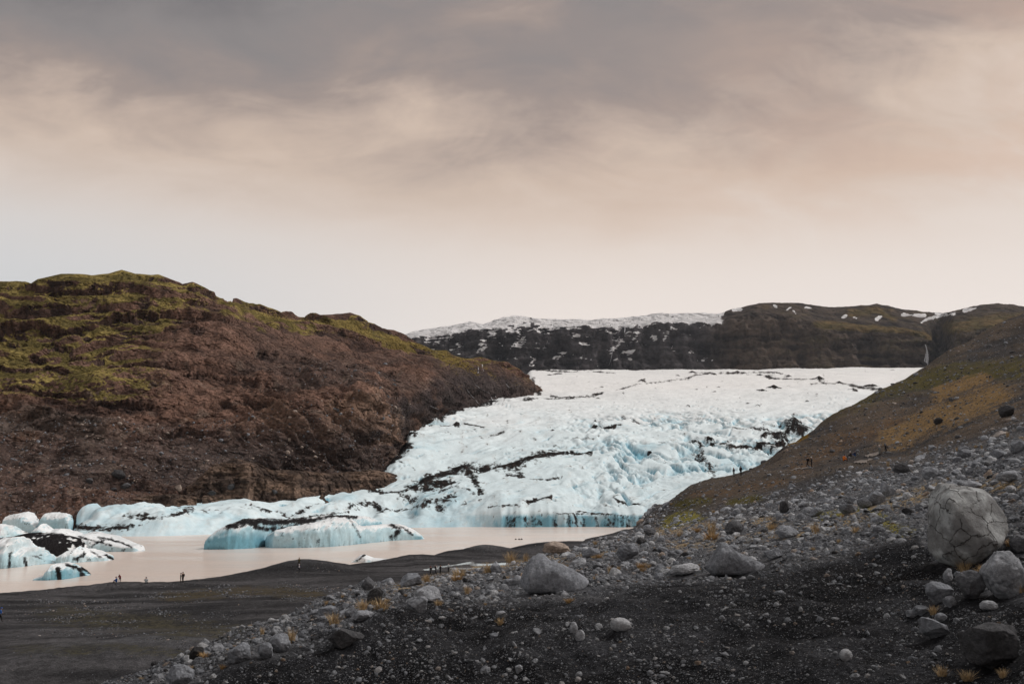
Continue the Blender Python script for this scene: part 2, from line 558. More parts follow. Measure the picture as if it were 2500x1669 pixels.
GC = {  # column in the photo: (distance m, photo row  |  (height m,))
    -900: [(4, (15.2,)), (12, (12.5,)), (30, (4,)), (60, (1.6,)), (120, (1.0,)), (150, (0,)), (175, (-2,)), (560, (-4,))],
    -300: [(4, (15.3,)), (12, (12.8,)), (25, (6,)), (50, (2.2,)), (80, (1.3,)), (120, (1.0,)), (155, (0.05,)), (180, (-2,)), (560, (-4,))],
    0: [(4, (15.3,)), (12, (13.2,)), (20, (9.5,)), (40, (4,)), (70, (1.8,)), (100, (1.3,)), (140, (.8,)), (165, 1450), (190, (-1.5,)), (560, (-4,))],
    300: [(4, (15.3,)), (12, (13.5,)), (18, (13.0,)), (24, 1652), (32, (9.5,)), (50, (4.5,)), (75, (2,)), (110, (1.3,)), (160, (.6,)), (180, 1430), (205, (-1.5,)), (560, (-4,))],
    450: [(4, (15.3,)), (12, (13.4,)), (18, (12.95,)), (27, 1606), (38, (9.2,)), (60, (3.8,)), (85, (2,)), (120, (1.4,)), (165, (.7,)), (188, 1420), (215, (-1.5,)), (560, (-4,))],
    600: [(4, (15.3,)), (12, (13.3,)), (18, (12.9,)), (24, 1610), (31, 1542), (42, (9.7,)), (65, (4,)), (95, (1.9,)), (130, (1.4,)), (180, (.7,)), (200, 1406), (225, (-1.5,)), (560, (-4,))],
    750: [(4, (15.3,)), (13, (13.2,)), (19, (13.0,)), (26, 1560), (32, 1508), (41, 1482), (52, (9.8,)), (75, (4,)), (105, (2,)), (150, (1.4,)), (200, (.9,)), (218, 1388), (240, (-1.5,)), (560, (-4,))],
    900: [(4, (15.3,)), (13, (13.1,)), (19, (13.1,)), (27, 1500), (33, 1462), (52, 1424), (66, (9.3,)), (90, (4,)), (120, (2.1,)), (160, (1.5,)), (215, (1,)), (236, 1375), (256, (-1.5,)), (560, (-4,))],
    1050: [(4, (15.3,)), (13, (13.2,)), (20, (13.3,)), (28, 1488), (34, 1452), (52, 1426), (66, 1414), (82, (8.0,)), (110, (3.4,)), (150, (1.7,)), (190, (1.25,)), (225, (1.1,)), (248, 1366), (270, (-1.5,)), (560, (-4,))],
    1200: [(4, (15.3,)), (13, (13.3,)), (20, (13.5,)), (28, 1497), (34, 1446), (50, 1410), (76, 1387), (95, (7.6,)), (120, (4,)), (160, (1.8,)), (200, (1.3,)), (245, (1.1,)), (268, 1354), (290, (-1.5,)), (560, (-4,))],
    1350: [(4, (15.3,)), (13, (13.3,)), (20, (13.6,)), (28, 1478), (34, 1434), (55, 1384), (88, 1351), (115, (8.2,)), (150, (4,)), (200, (2,)), (260, (1.3,)), (300, (.9,)), (315, 1331), (335, (-1.5,)), (560, (-4,))],
    1450: [(4, (15.3,)), (13, (13.4,)), (20, (13.7,)), (29, 1456), (35, 1414), (58, 1362), (100, 1330), (150, 1318), (200, (6,)), (270, (3,)), (330, (1.6,)), (372, 1311), (395, (-1.5,)), (560, (-4,))],
    1530: [(4, (15.3,)), (13, (13.4,)), (20, (13.8,)), (29, 1446), (36, 1402), (60, 1348), (100, 1312), (150, 1302), (200, 1298), (260, (6,)), (340, (3.5,)), (420, 1292), (450, (-1.5,)), (560, (-4,))],
    1600: [(4, (15.4,)), (13, (13.5,)), (20, (13.9,)), (29, 1440), (36, 1395), (60, 1338), (100, 1300), (150, 1280), (220, 1252), (290, 1234), (340, (9,)), (420, (1,)), (470, (-3,)), (560, (-4,))],
    1700: [(4, (15.4,)), (13, (13.6,)), (20, (14.0,)), (28, 1436), (35, 1386), (60, 1322), (100, 1277), (150, 1222), (205, 1189), (235, 1187), (285, (13,)), (380, (3,)), (470, (-3,)), (560, (-4,))],
    1800: [(4, (15.4,)), (13, (13.7,)), (20, (14.1,)), (28, 1428), (35, 1374), (60, 1306), (100, 1252), (150, 1196), (200, 1166), (225, 1161), (255, 1160), (310, (14,)), (420, (3,)), (560, (-4,))],
    1870: [(4, (15.4,)), (13, (13.75,)), (20, (14.2,)), (27, 1420), (34, 1366), (60, 1292), (100, 1233), (150, 1178), (190, 1156), (215, 1146), (245, 1128), (300, (17,)), (420, (5,)), (560, (-4,))],
    1930: [(4, (15.4,)), (13, (13.8,)), (20, (14.3,)), (27, 1414), (33, 1358), (60, 1280), (100, 1216), (150, 1160), (185, 1144), (205, 1132), (250, 1086), (310, (22,)), (420, (8,)), (560, (-4,))],
    2060: [(4, (15.4,)), (13, (13.9,)), (20, (14.4,)), (26, 1412), (32, 1344), (60, 1255), (100, 1178), (140, 1136), (180, 1122), (205, 1100), (290, 1012), (360, (32,)), (450, (12,)), (560, (0,))],
    2200: [(4, (15.5,)), (12, (14.2,)), (17, (14.2,)), (23, 1420), (29, 1330), (55, 1236), (90, 1160), (130, 1118), (170, 1098), (230, 1030), (320, 944), (400, (42,)), (560, (8,))],
    2350: [(4, (15.6,)), (11, (14.5,)), (15, (14.35,)), (20, 1450), (25, 1345), (45, 1232), (80, 1136), (120, 1080), (180, 1020), (260, 940), (350, 862), (440, (58,)), (560, (20,))],
    2500: [(4, (15.7,)), (11, (14.8,)), (15, (14.7,)), (19, 1440), (24, 1320), (40, 1200), (75, 1095), (110, 1040), (180, 965), (280, 868), (385, 790), (480, (75,)), (560, (50,))],
    2800: [(4, (15.8,)), (11, (15.3,)), (18, 1350), (30, 1200), (60, 1070), (120, 950), (200, 850), (330, 720), (450, (105,)), (560, (90,))],
    3500: [(4, (16,)), (12, 1220), (30, 1080), (80, 900), (200, 700), (400, 520), (560, (150,))],
}
g_px = np.concatenate([np.arange(-2600, -900, 40.0), np.arange(-900, -60, 16.0), np.arange(-60, 2561, 4.2), np.arange(2570, 3500, 16.0), np.arange(3500, 5400, 40.0)])
g_log = np.linspace(math.log(4.0), math.log(555.0), 600)
g_D = np.exp(g_log)
keys = sorted(GC)
g_cols = np.stack([col_z(GC[k], g_log) for k in keys])              # (K, rows)
g_Z = pchip(np.array(keys, float), g_cols, g_px)                    # (cols, rows)
g_t = (g_px - CX) / F / 1.0113
g_X = g_t[:, None] * g_D[None, :]
g_Y = np.broadcast_to(g_D[None, :], g_X.shape).copy()


def add_mound(Z, px, D, h, rx, ry, pw=1.0):
    x0 = (px - CX) / F / 1.0113 * D
    r2 = ((g_X - x0) / rx) ** 2 + ((g_Y - D) / ry) ** 2
    return Z + h * np.exp(-r2 * pw)


for a in [(725, 205, 2.1, 9, 6), (800, 209, 1.1, 9, 5), (1000, 246, 1.5, 9, 5), (1182, 262, 3.0, 9, 7), (1110, 252, 1.0, 9, 6), (1085, 258, 1.2, 5, 4),
          (1290, 300, 2.0, 16, 8), (350, 178, .8, 12, 4), (280, 175, .5, 8, 3), (420, 100, 1.2, 16, 12), (200, 92, .8, 14, 9), (600, 140, .7, 18, 9), (900, 180, .7, 16, 8)]:
    g_Z = add_mound(g_Z, *a)

# ground for the pools: a level patch with shallow hollows
g_PX, g_PY = project(g_X, g_Y, g_Z)
flatp = sstep(g_PX, 990, 1030) * (1 - sstep(g_PX, 1250, 1280)) * sstep(g_Y, 165, 185) * (1 - sstep(g_Y, 236, 248))
POOL_Z = 1.25
g_Z = g_Z * (1 - flatp) + flatp * np.maximum(g_Z, POOL_Z + .14)
g_PX, g_PY = project(g_X, g_Y, g_Z)
hollow = np.zeros_like(g_Z)
for pl, w_, asp_ in [([(1160, 1377), (1200, 1376), (1245, 1373)], 16, 3.2), ([(1105, 1385), (1150, 1385), (1205, 1382)], 9, 4.0), ([(1075, 1381), (1110, 1378), (1135, 1374), (1150, 1371)], 10, 3.5), ([(1040, 1388), (1052, 1386), (1066, 1385)], 9, 4.0)]:
    hollow = np.maximum(hollow, stroke(g_PX, g_PY, pl, w_, asp_))
pool_cut = sstep(hollow, .05, .5) * flatp
POOLS = [(POOL_Z, 1028, 1255, 184, 238, 'bright pools of still water on the beach beyond the crest')]

# relief: coarse humps grow with distance from the bank, fine ones everywhere
near = 1 - sstep(g_Y, 40, 90)
flatb = (1 - sstep(g_Z, 1.6, 3.5)) * sstep(g_Y, 60, 90)
g_n1 = fbm2(g_X / 26, g_Y / 20, 4, 3)
g_n2 = fbm2(g_X / 6.5, g_Y / 5, 4, 21)
g_n3 = fbm2(g_X / 1.5, g_Y / 1.3, 4, 41)
slope_zone = sstep(g_X / g_Y, 0.06, 0.2) * sstep(g_Y, 70, 140)
g_Z = g_Z + g_n1 * (0.35 * sstep(g_Y, 40, 90) * (1 - .55 * flatb) + 1.5 * slope_zone * sstep(g_Y, 110, 220)) \
    + g_n2 * (0.30 * near * sstep(g_Y, 6, 16) + 0.16 + 0.45 * slope_zone + .10 * flatb) + .30 * flatb * fbm2(g_X / 34, g_Y / 9, 3, 23) + g_n3 * (0.075 + .10 * slope_zone)
# runnels down the black bank
g_Z = g_Z * (1 - flatp) + flatp * (np.maximum(g_Z, POOL_Z + .05) * (1 - pool_cut) + pool_cut * (POOL_Z - .15))
bank = near * (1 - sstep(g_Y, 26, 34)) * sstep(g_Y, 8, 14)
g_Z = g_Z + bank * 0.22 * fbm2((g_X + .35 * g_Y) / 1.6, g_Y / 6.0, 4, 77, ridged=True)
g_P = np.stack([g_X, g_Y, g_Z], -1)
g_PX, g_PY = project(g_X, g_Y, g_Z)
g_vis = g_PY <= np.minimum.accumulate(np.concatenate([np.full((len(g_px), 1), 1e9), g_PY[:, :-1]], 1), 1) + 1.5


def ground_at(x, y):
    x = np.atleast_1d(np.asarray(x, float)); y = np.atleast_1d(np.asarray(y, float))
    u = np.interp(x / y, g_t, np.arange(len(g_t)))
    v = np.interp(np.log(y), g_log, np.arange(len(g_log)))
    i = np.clip(u.astype(int), 0, len(g_t) - 2); j = np.clip(v.astype(int), 0, len(g_log) - 2)
    a, b = u - i, v - j
    return (g_Z[i, j] * (1 - a) + g_Z[i + 1, j] * a) * (1 - b) + (g_Z[i, j + 1] * (1 - a) + g_Z[i + 1, j + 1] * a) * b


def hit(px, py, dmin=5.0, dmax=1e9):
    """first ground point met by the line of sight through a photo position"""
    cy = (CY - py) / F
    t = (px - CX) / F / (CP - cy * SP)
    z = ground_at(t * g_D, g_D)
    sl = slope_of(py)
    ok = (CAMZ + sl * g_D <= z) & (g_D >= dmin)
    k = int(np.argmax(ok)) if ok.any() else int(np.abs((z - CAMZ) / g_D - sl).argmin())
    d = min(g_D[k], dmax)
    return Vector((t * d, d, float(ground_at(t * d, d)[0])))


# which kind of ground: edge of the black bank as a line through the photo
BANK = np.array([(-900, 1900), (300, 1740), (520, 1665), (650, 1612), (760, 1588), (880, 1520), (980, 1470), (1150, 1468), (1350, 1470), (1500, 1440), (1700, 1422), (1850, 1392), (1950, 1372), (2100, 1330), (2230, 1310), (2300, 1390), (2500, 1480), (3500, 1500)], float)
bank_py = np.interp(g_px, BANK[:, 0], BANK[:, 1])[:, None]
wob = 28 * fbm2(g_X / 3, g_Y / 3, 3, 91)
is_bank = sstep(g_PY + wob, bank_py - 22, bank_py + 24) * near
is_beach = sstep(g_Y, 56, 72) * (1 - sstep(g_Z, 2.0, 5.0)) * (1 - sstep(g_X / g_Y, .02, .1) * (1 - sstep(g_Y, 200, 260)) * 0.6)
is_slope = slope_zone * (1 - is_beach)
c_rub = lerp((0.058, 0.060, 0.067), (0.105, 0.106, 0.112), sstep(g_n2, -.2, .3))
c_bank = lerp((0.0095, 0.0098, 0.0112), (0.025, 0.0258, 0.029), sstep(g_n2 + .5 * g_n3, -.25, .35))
c_beach = lerp((0.023, 0.0228, 0.0245), (0.064, 0.062, 0.065), sstep(fbm2(g_X / 30, g_Y / 5, 4, 8), -.3, .35))
c_slope = lerp((0.040, 0.037, 0.037), (0.072, 0.058, 0.047), sstep(g_n1 + .4 * g_n2, -.25, .25))
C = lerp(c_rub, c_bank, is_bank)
c_slope = lerp(c_slope, (0.090, 0.064, 0.044), .42 * sstep(1105 - g_PY + 40 * g_n1, -30, 60) * sstep(g_n1 + .6 * g_n2, -.3, .25))
C = lerp(C, c_slope, is_slope)
C = lerp(C, c_beach, is_beach)


VEG = np.zeros(g_X.shape + (3,)); VEGF = np.zeros(g_X.shape)


def patch(C, pts, w, rgb, asp=2.0, amt=1.0, thr=-.05, sc=6.0, seed=5):
    global VEGF
    m = stroke(g_PX, g_PY, pts, w, asp)
    n = fbm2(g_X / sc, g_Y / sc, 4, seed)
    f = np.clip(m * 1.25 + .55 * n - .02, 0, 1) * (m > 0) * (.35 + .5 * amt) * g_vis
    up_ = f > VEGF
    VEG[up_] = rgb
    VEGF = np.maximum(VEGF, f)
    return C


# moss and dry grass: growth with a shape of its own
OCH, STRAW, OLIVE, RUST, MOSS = (0.200, 0.132, 0.066), (0.27, 0.205, 0.125), (0.085, 0.074, 0.030), (0.125, 0.078, 0.045), (0.185, 0.165, 0.050)
C = patch(C, [(150, 1500), (330, 1520), (560, 1545)], 120, (0.066, 0.060, 0.042), 2.2, .34, sc=5)
C = patch(C, [(60, 1585), (300, 1580), (500, 1600)], 70, (0.060, 0.056, 0.040), 2.5, .25, sc=5)
C = patch(C, [(420, 1455), (640, 1440), (760, 1450)], 80, (0.070, 0.058, 0.038), 3, .45, sc=4)
C = patch(C, [(2180, 1062), (2330, 1005), (2430, 965)], 95, OCH, 1.6, .66, sc=9)
C = patch(C, [(1950, 1140), (2050, 1080), (2200, 1030)], 70, RUST, 1.6, .30, sc=9, seed=9)
C = patch(C, [(2230, 930), (2330, 915), (2480, 900)], 90, OLIVE, 1.5, .5, sc=10)
C = patch(C, [(2300, 960), (2400, 920)], 50, OCH, 1.5, .8, sc=7, seed=14)
C = patch(C, [(1900, 1050), (2060, 985), (2180, 950)], 70, OLIVE, 1.5, .45, sc=9, seed=15)
C = patch(C, [(1700, 1210), (1800, 1195), (1900, 1180)], 60, RUST, 2, .25, sc=7, seed=25)
C = patch(C, [(1860, 1095), (1960, 1065)], 26, (0.17, 0.10, 0.02), 1.5, .8, sc=6, seed=26)
C = patch(C, [(1640, 1275), (1668, 1262), (1690, 1262)], 48, MOSS, 1.8, .95, sc=5, seed=2)
C = patch(C, [(1660, 1232), (1720, 1222)], 40, OLIVE, 2, .8, sc=5, seed=2)
C = patch(C, [(1790, 1225), (1850, 1215)], 40, OLIVE, 2.5, .8, sc=5, seed=12)
C = patch(C, [(1900, 1300), (2000, 1290), (2120, 1250), (2300, 1190), (2470, 1180)], 70, STRAW, 2.0, .55, sc=2.2, seed=13)
C = patch(C, [(2010, 1262), (2110, 1240), (2210, 1300)], 45, MOSS, 2.6, .75, sc=1.8, seed=17)
C = patch(C, [(1650, 1330), (1800, 1318), (1950, 1300)], 60, STRAW, 2.4, .45, sc=2, seed=33)
C = patch(C, [(1600, 1300), (1750, 1280), (1900, 1270)], 50, STRAW, 2.4, .40, sc=2.6, seed=34)
C = patch(C, [(950, 1440), (1200, 1385), (1500, 1340)], 60, STRAW, 2.4, .30, sc=2, seed=35)
keep_g = (g_Z[:-1, :-1] > -3.2)
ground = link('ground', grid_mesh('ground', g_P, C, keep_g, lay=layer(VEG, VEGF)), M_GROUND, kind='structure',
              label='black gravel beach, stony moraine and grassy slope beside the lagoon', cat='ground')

# ground behind and beside the camera, and the valley floor under everything, out to the horizon
bx = np.linspace(-70, 70, 60); by = np.linspace(-90, 4.3, 50)
BX, BY = np.meshgrid(bx, by, indexing='ij')
BZ = 15.05 + .35 * fbm2(BX / 9, BY / 9, 3, 4) - .9 * sstep(BY, -2, 4.3) * sstep(np.abs(BX), 1.5, 5) - 0.012 * np.abs(BX) ** 1.5
link('ground_behind', grid_mesh('ground_behind', np.stack([BX, BY, BZ], -1), np.broadcast_to(np.array((.06, .056, .056)), BX.shape + (3,)).copy()), M_GROUND,
     kind='structure', label='stony ground behind the viewpoint', cat='ground')
vx = np.linspace(-14000, 14000, 30)
VX, VY = np.meshgrid(vx, vx, indexing='ij')
link('valley_floor', grid_mesh('valley_floor', np.stack([VX, VY, np.full_like(VX, -7.0)], -1), np.broadcast_to(np.array((.05, .047, .047)), VX.shape + (3,)).copy()), M_GROUND,
     kind='structure', label='dark valley floor under the lagoon out to the horizon', cat='ground')


# ------------------------------------------------------------------ WATER
def water_material():
    m, T, b = principled('silty_water')
    co = T.n('ShaderNodeTexCoord').outputs['Object']
    n = T.noise(T.mapping(co, (0, 0, 0), (0, 0, .2), (.010, .045, 1)), 1.0, 4.0, .6)
    T.link(T.mix(T.smooth(n, .35, .68), (0.76, 0.645, 0.575, 1), (0.88, 0.755, 0.68, 1)), b.inputs['Base Color'])
    T.link(T.smooth(n, .35, .65, .26, .16), b.inputs['Roughness'])
    b.inputs['Specular IOR Level'].default_value = .5
    b.inputs['IOR'].default_value = 1.33
    b1 = T.n('ShaderNodeBump'); b1.inputs['Distance'].default_value = .10; b1.inputs['Strength'].default_value = .7
    T.link(T.noise(T.mapping(co, (0, 0, 0), (0, 0, .25), (.7, 2.2, 1)), 1.0, 5.0, .6), b1.inputs['Height'])
    b2 = T.n('ShaderNodeBump'); b2.inputs['Distance'].default_value = .35; b2.inputs['Strength'].default_value = .5
    T.link(T.noise(T.mapping(co, (0, 0, 0), (0, 0, .15), (.08, .35, 1)), 1.0, 4.0, .6), b2.inputs['Height'])
    T.link(b1.outputs[0], b2.inputs['Normal'])
    T.link(b2.outputs[0], b.inputs['Normal'])
    return m


M_WATER = water_material()
wx = np.linspace(-700, 420, 40); wy = np.linspace(90, 600, 30)
WX, WY = np.meshgrid(wx, wy, indexing='ij')
link('water', grid_mesh('water', np.stack([WX, WY, np.zeros_like(WX)], -1)), M_WATER, kind='structure', label='calm silty beige water of the glacier lagoon', cat='water')


# ------------------------------------------------------------------ lofted hills
def loft(lines, px, rows, vknots=None):
    """lines: lists of (photo x, photo y, distance), bottom line first; gives a (cols, rows, 3) grid"""
    pts = []
    for ln in lines:
        a = np.array(ln, float)
        pts.append(pt(px, np.interp(px, a[:, 0], a[:, 1]), np.interp(px, a[:, 0], a[:, 2])))
    pts = np.stack(pts)                                              # (L, cols, 3)
    v = np.linspace(0, 1, len(lines)) if vknots is None else np.array(vknots, float)
    out = pchip(v, pts, rows)                                        # (rows, cols, 3)
    return np.transpose(out, (1, 0, 2))


h_px = np.arange(-520, 1345, 3.1)
h_v = np.concatenate([np.linspace(0, .86, 400), np.linspace(.865, 1, 26)])
H_RIDGE = [(-520, 720, 760), (-300, 690, 760), (0, 687, 760), (60, 688, 765), (77, 692, 750), (92, 681, 740), (150, 668, 745), (195, 668, 750), (225, 672, 755), (265, 667, 770), (297, 657, 775), (330, 668, 780),
           (385, 672, 790), (415, 684, 795), (445, 696, 800), (470, 690, 800), (500, 702, 810), (525, 722, 820), (545, 736, 830), (556, 743, 850), (572, 740, 930), (605, 746, 950), (635, 744, 960), (665, 755, 980), (690, 768, 1000), (725, 780, 1010),
           (745, 784, 1020), (770, 769, 1030), (810, 768, 1040), (855, 764, 1060), (880, 772, 1070), (897, 792, 1075), (930, 808, 1090), (960, 812, 1100), (1000, 829, 1120), (1050, 853, 1150), (1100, 866, 1180), (1130, 874, 1200),
           (1180, 879, 1230), (1240, 884, 1260), (1268, 900, 1280), (1290, 922, 1300), (1305, 937, 1310), (1318, 955, 1330), (1330, 975, 1340), (1345, 990, 1345)]
H_FOOT = [(-520, 1300, 420), (0, 1300, 425), (300, 1290, 435), (600, 1260, 470), (850, 1225, 540), (930, 1180, 600), (1000, 1090, 690), (1100, 1035, 840), (1200, 1005, 1000), (1290, 990, 1190), (1320, 990, 1300), (1345, 1000, 1320)]
H_L1 = [(-520, 1245, 445), (0, 1245, 450), (300, 1235, 462), (600, 1200, 500), (850, 1155, 570), (930, 1120, 630), (1000, 1055, 725), (1100, 1008, 890), (1200, 985, 1060), (1290, 970, 1235), (1320, 975, 1325), (1345, 996, 1330)]
H_L2 = [(-520, 1100, 500), (0, 1110, 505), (200, 1085, 515), (400, 1080, 525), (600, 1065, 545), (760, 1035, 575), (870, 1020, 615), (930, 1010, 665), (1000, 975, 770), (1100, 945, 930), (1200, 932, 1090), (1290, 945, 1255), (1320, 966, 1330), (1345, 994, 1335)]
H_L3 = [(-520, 960, 560), (0, 965, 560), (200, 945, 575), (400, 940, 590), (600, 930, 640), (760, 915, 700), (870, 905, 760), (930, 905, 820), (1000, 905, 900), (1100, 908, 1020), (1200, 908, 1140), (1290, 932, 1270), (1320, 961, 1332), (1345, 993, 1338)]
H_L4 = [(-520, 870, 620), (0, 865, 620), (200, 850, 640), (350, 830, 660), (480, 790, 700), (545, 765, 740), (600, 775, 800), (680, 795, 860), (760, 815, 910), (870, 845, 960), (1000, 868, 1040), (1100, 885, 1110), (1200, 892, 1190), (1290, 926, 1285), (1320, 958, 1334), (1345, 992, 1340)]
H_L5 = [(-520, 780, 690), (0, 765, 685), (200, 745, 695), (350, 745, 710), (480, 735, 750), (545, 745, 790), (600, 762, 880), (680, 783, 940), (760, 795, 965), (870, 805, 1010), (1000, 842, 1085), (1100, 871, 1150), (1200, 884, 1215), (1290, 923, 1294), (1320, 956, 1334), (1345, 991, 1342)]
H_BACK = [(p, y + 90, d + 260) for p, y, d in H_RIDGE]
hP = loft([H_FOOT, H_L1, H_L2, H_L3, H_L4, H_L5, H_RIDGE, H_BACK], h_px, h_v, [0, .08, .25, .45, .60, .74, .86, 1.0])
hPX0, hPY0 = project(hP[..., 0], hP[..., 1], hP[..., 2])
hN = -grid_normals(hP)
hN *= np.sign((hN * np.array([0, -1, .3])).sum(-1, keepdims=True))
X, Y, Z = hP[..., 0], hP[..., 1], hP[..., 2]
vv = np.broadcast_to(h_v[None, :], X.shape)
front = 1 - sstep(vv, .84, .88)
up = sstep(vv, .42, .62)
wz = Z + 24 * fbm2(X / 130, Y / 130, 3, 5) + 3.0 * fbm3(X / 30, Y / 30, Z / 30, 3, 6)
def terrace(ph, flat=.62):
    return np.where(ph < flat, 1 - 2 * ph / flat, -1 + 2 * (ph - flat) / (1 - flat))


ph1 = np.mod(wz / 17.0, 1.0); ph2 = np.mod(wz / 6.1 + .3, 1.0)
lm1 = sstep(fbm3(X / 75, Y / 75, Z / 26, 3, 12), -.30, .10)
lm2 = sstep(fbm3(X / 40, Y / 40, Z / 14, 2, 13), -.2, .15)
led = terrace(ph1) * lm1
led2 = terrace(ph2, .55) * lm2
topz = 1 - .55 * sstep(770 - hPY0, -10, 40)
wall1 = sstep(ph1, .58, .66) * lm1 * topz
wall2 = sstep(ph2, .52, .62) * lm2
rid = fbm3((X + .5 * Z) / 46, Y / 60, Z / 75, 5, 31, ridged=True)
crag = fbm3(X / 20, Y / 20, Z / 13, 5, 51, gain=.58)
big = fbm3(X / 120, Y / 120, Z / 60, 3, 61)
talus = (1 - sstep(vv, .16, .30)) * sstep(fbm2(X / 70, Y / 70, 2, 3), -.4, .1)
gul = fbm2((X * .9 - Z * .25) / 38, Y / 160 + Z / 190, 5, 71, ridged=True)
crag2 = fbm3(X / 8, Y / 8, Z / 5, 4, 57, gain=.62, ridged=True)
cxy = hPY0 - .62 * hPX0
along = hPX0 + .62 * hPY0
rill = fbm2(cxy / 34 + .25 * crag, along / 230, 4, 75, ridged=True)
rillz = (1 - up) * sstep(hPX0, 480, 700)
strat = fbm3(X / 150, Y / 150, wz / 7.5, 4, 83, gain=.6)
cliffm = sstep(fbm3(X / 85, Y / 85, Z / 45, 3, 85), -.12, .22) * (1 - talus)
disp = rill * 9.0 * rillz + strat * 4.0 * cliffm + big * 15 * front * (1 - .92 * sstep(vv, .55, .80)) + up * (led * 4.6 + led2 * 2.0) + (1 - up) * (led * 2.4 + led2 * .8 + rid * 5.5 * (1 - .6 * talus)) + crag * (4.0 - 2.2 * up) * (.45 + .55 * cliffm) + gul * 5.0 * (1 - up) * (1 - .7 * rillz) + crag2 * (2.6 - 1.3 * up) * (.3 + .7 * cliffm)
CLIFFS = [([(-200, 812), (0, 806), (70, 798), (140, 806), (245, 792)], 27), ([(235, 788), (300, 770), (350, 760), (430, 764), (500, 770), (575, 790)], 26), ([(320, 742), (400, 734), (470, 736), (545, 748)], 15), ([(-200, 775), (0, 764), (90, 758), (160, 752), (290, 744)], 11),
          ([(50, 722), (130, 712), (220, 706), (340, 700)], 10), ([(270, 672), (300, 664), (350, 674), (400, 684)], 12), ([(375, 716), (420, 708), (460, 716)], 13), ([(445, 696), (480, 698), (520, 722), (545, 742)], 16), ([(-200, 850), (0, 838), (80, 834), (140, 842), (200, 838)], 10), ([(60, 868), (150, 858), (220, 866), (300, 858)], 14),
          ([(210, 742), (260, 728), (320, 722)], 9), ([(0, 700), (90, 690), (150, 694)], 8), ([(110, 738), (170, 730), (210, 734)], 8), ([(280, 815), (340, 808), (420, 800), (520, 815)], 14), ([(-200, 910), (0, 892), (110, 900), (190, 915)], 16), ([(240, 885), (330, 880), (430, 892)], 18), ([(-100, 975), (40, 960), (150, 975), (240, 985)], 16),
          ([(560, 742), (600, 748), (660, 756), (700, 775)], 8), ([(660, 800), (740, 808), (830, 818), (900, 842)], 14), ([(860, 770), (895, 788), (930, 808)], 10), ([(980, 838), (1060, 862), (1130, 876)], 8), ([(600, 870), (680, 880), (760, 905)], 16), ([(820, 905), (900, 915), (980, 930)], 14), ([(420, 930), (520, 925), (640, 950)], 18),
          ([(520, 1000), (600, 985), (690, 1010)], 16), ([(780, 1010), (850, 1000), (930, 1030)], 18), ([(230, 1000), (310, 1010), (400, 1000)], 16), ([(1020, 925), (1090, 915), (1160, 925)], 10), ([(60, 1045), (160, 1035), (260, 1060)], 16), ([(350, 1075), (450, 1062), (560, 1080)], 12), ([(1130, 890), (1200, 895), (1260, 910)], 9)]
fuzz0 = fbm2(hPX0 / 55, hPY0 / 30, 3, 86)
cl_d = np.zeros_like(X); cl_wall = np.zeros_like(X); cl_top = np.zeros_like(X)
wobp = 7 * fbm2(hPX0 / 22, hPY0 / 40, 4, 87) + 3 * fbm2(hPX0 / 7, hPY0 / 9, 3, 88)
for ln, w_ in CLIFFS:
    la = np.array(ln, float)
    ly = np.interp(hPX0, la[:, 0], la[:, 1])
    endf = sstep(hPX0, la[0, 0], la[0, 0] + 30) * (1 - sstep(hPX0, la[-1, 0] - 30, la[-1, 0]))
    ww = w_ * (1 + .5 * fbm2(hPX0 / 40, hPX0 * 0 + w_, 2, 89))
    s_ = hPY0 - ly + wobp
    inb = sstep(s_, -1.5, 1.5) * (1 - sstep(s_, ww * .75, ww * 1.1)) * endf
    bul = np.where(s_ < 0, np.exp(s_ / (w_ * .6)), 0) * endf
    cl_d += (-inb * (1 - np.clip(s_ / ww, 0, 1) * .6) + .7 * bul) * w_ * .22 * (.45 + .9 * sstep(fuzz0, -.25, .25))
    cl_wall = np.maximum(cl_wall, inb * (.35 + .65 * sstep(fuzz0, -.25, .2))); cl_top = np.maximum(cl_top, np.where((s_ < 1) & (s_ > -10), 1.0, 0) * endf)
disp = disp + cl_d
edge = sstep(vv, .0, .04) * (1 - .86 * sstep(vv, .80, .86))
hP = hP + hN * (disp * edge)[..., None] * np.array([.8, 1.0, .75])
hN2 = -grid_normals(hP)
hN2 *= np.sign((hN2 * np.array([0, -1, .3])).sum(-1, keepdims=True))
nz = hN2[..., 2]
mossline = np.interp(hPX0, [-500, 0, 200, 330, 450, 545, 620, 700, 800, 900, 1000, 1100, 1160, 1250], [900, 885, 862, 815, 770, 752, 795, 800, 815, 842, 868, 892, 897, 880])
fuzz = fbm3(X / 38, Y / 38, Z / 9, 4, 81)
mossz = sstep(mossline - hPY0 + 55 * fuzz + 25 * big, -28, 26)
sparse = sstep(1010 - hPY0 + 90 * fuzz, -40, 60) * sstep(420 - hPX0, -80, 120) * .75
far_moss = sstep(hPX0, 1000, 1120) * sstep(970 - hPY0 + 55 * fuzz, -10, 50) * .5
moss = np.clip(mossz * sstep(nz + .30 * fuzz + .25 * crag, .20, .48) * (1 - .95 * wall1) * (1 - .9 * wall2) * (1 - .97 * cl_wall) + .30 * cl_top * sstep(mossline + 45 - hPY0, 0, 30) + 1.1 * stroke(hPX0, hPY0, [(560, 765), (640, 775), (720, 793), (800, 785), (860, 800), (920, 830), (1010, 852), (1090, 878)], 34, 1.7) * (1 - .9 * cl_wall) * sstep(fuzz, -.45, .05) + (sparse + far_moss) * sstep(nz + .5 * fuzz, .45, .75), 0, 1)
rock = lerp((0.044, 0.028, 0.024), (0.190, 0.112, 0.084), sstep(.7 * crag + .5 * crag2 + .6 * strat + .7 * fbm3(X / 90, Y / 90, Z / 40, 2, 7), -.45, .6))
scree = (1 - cliffm) * (1 - up)
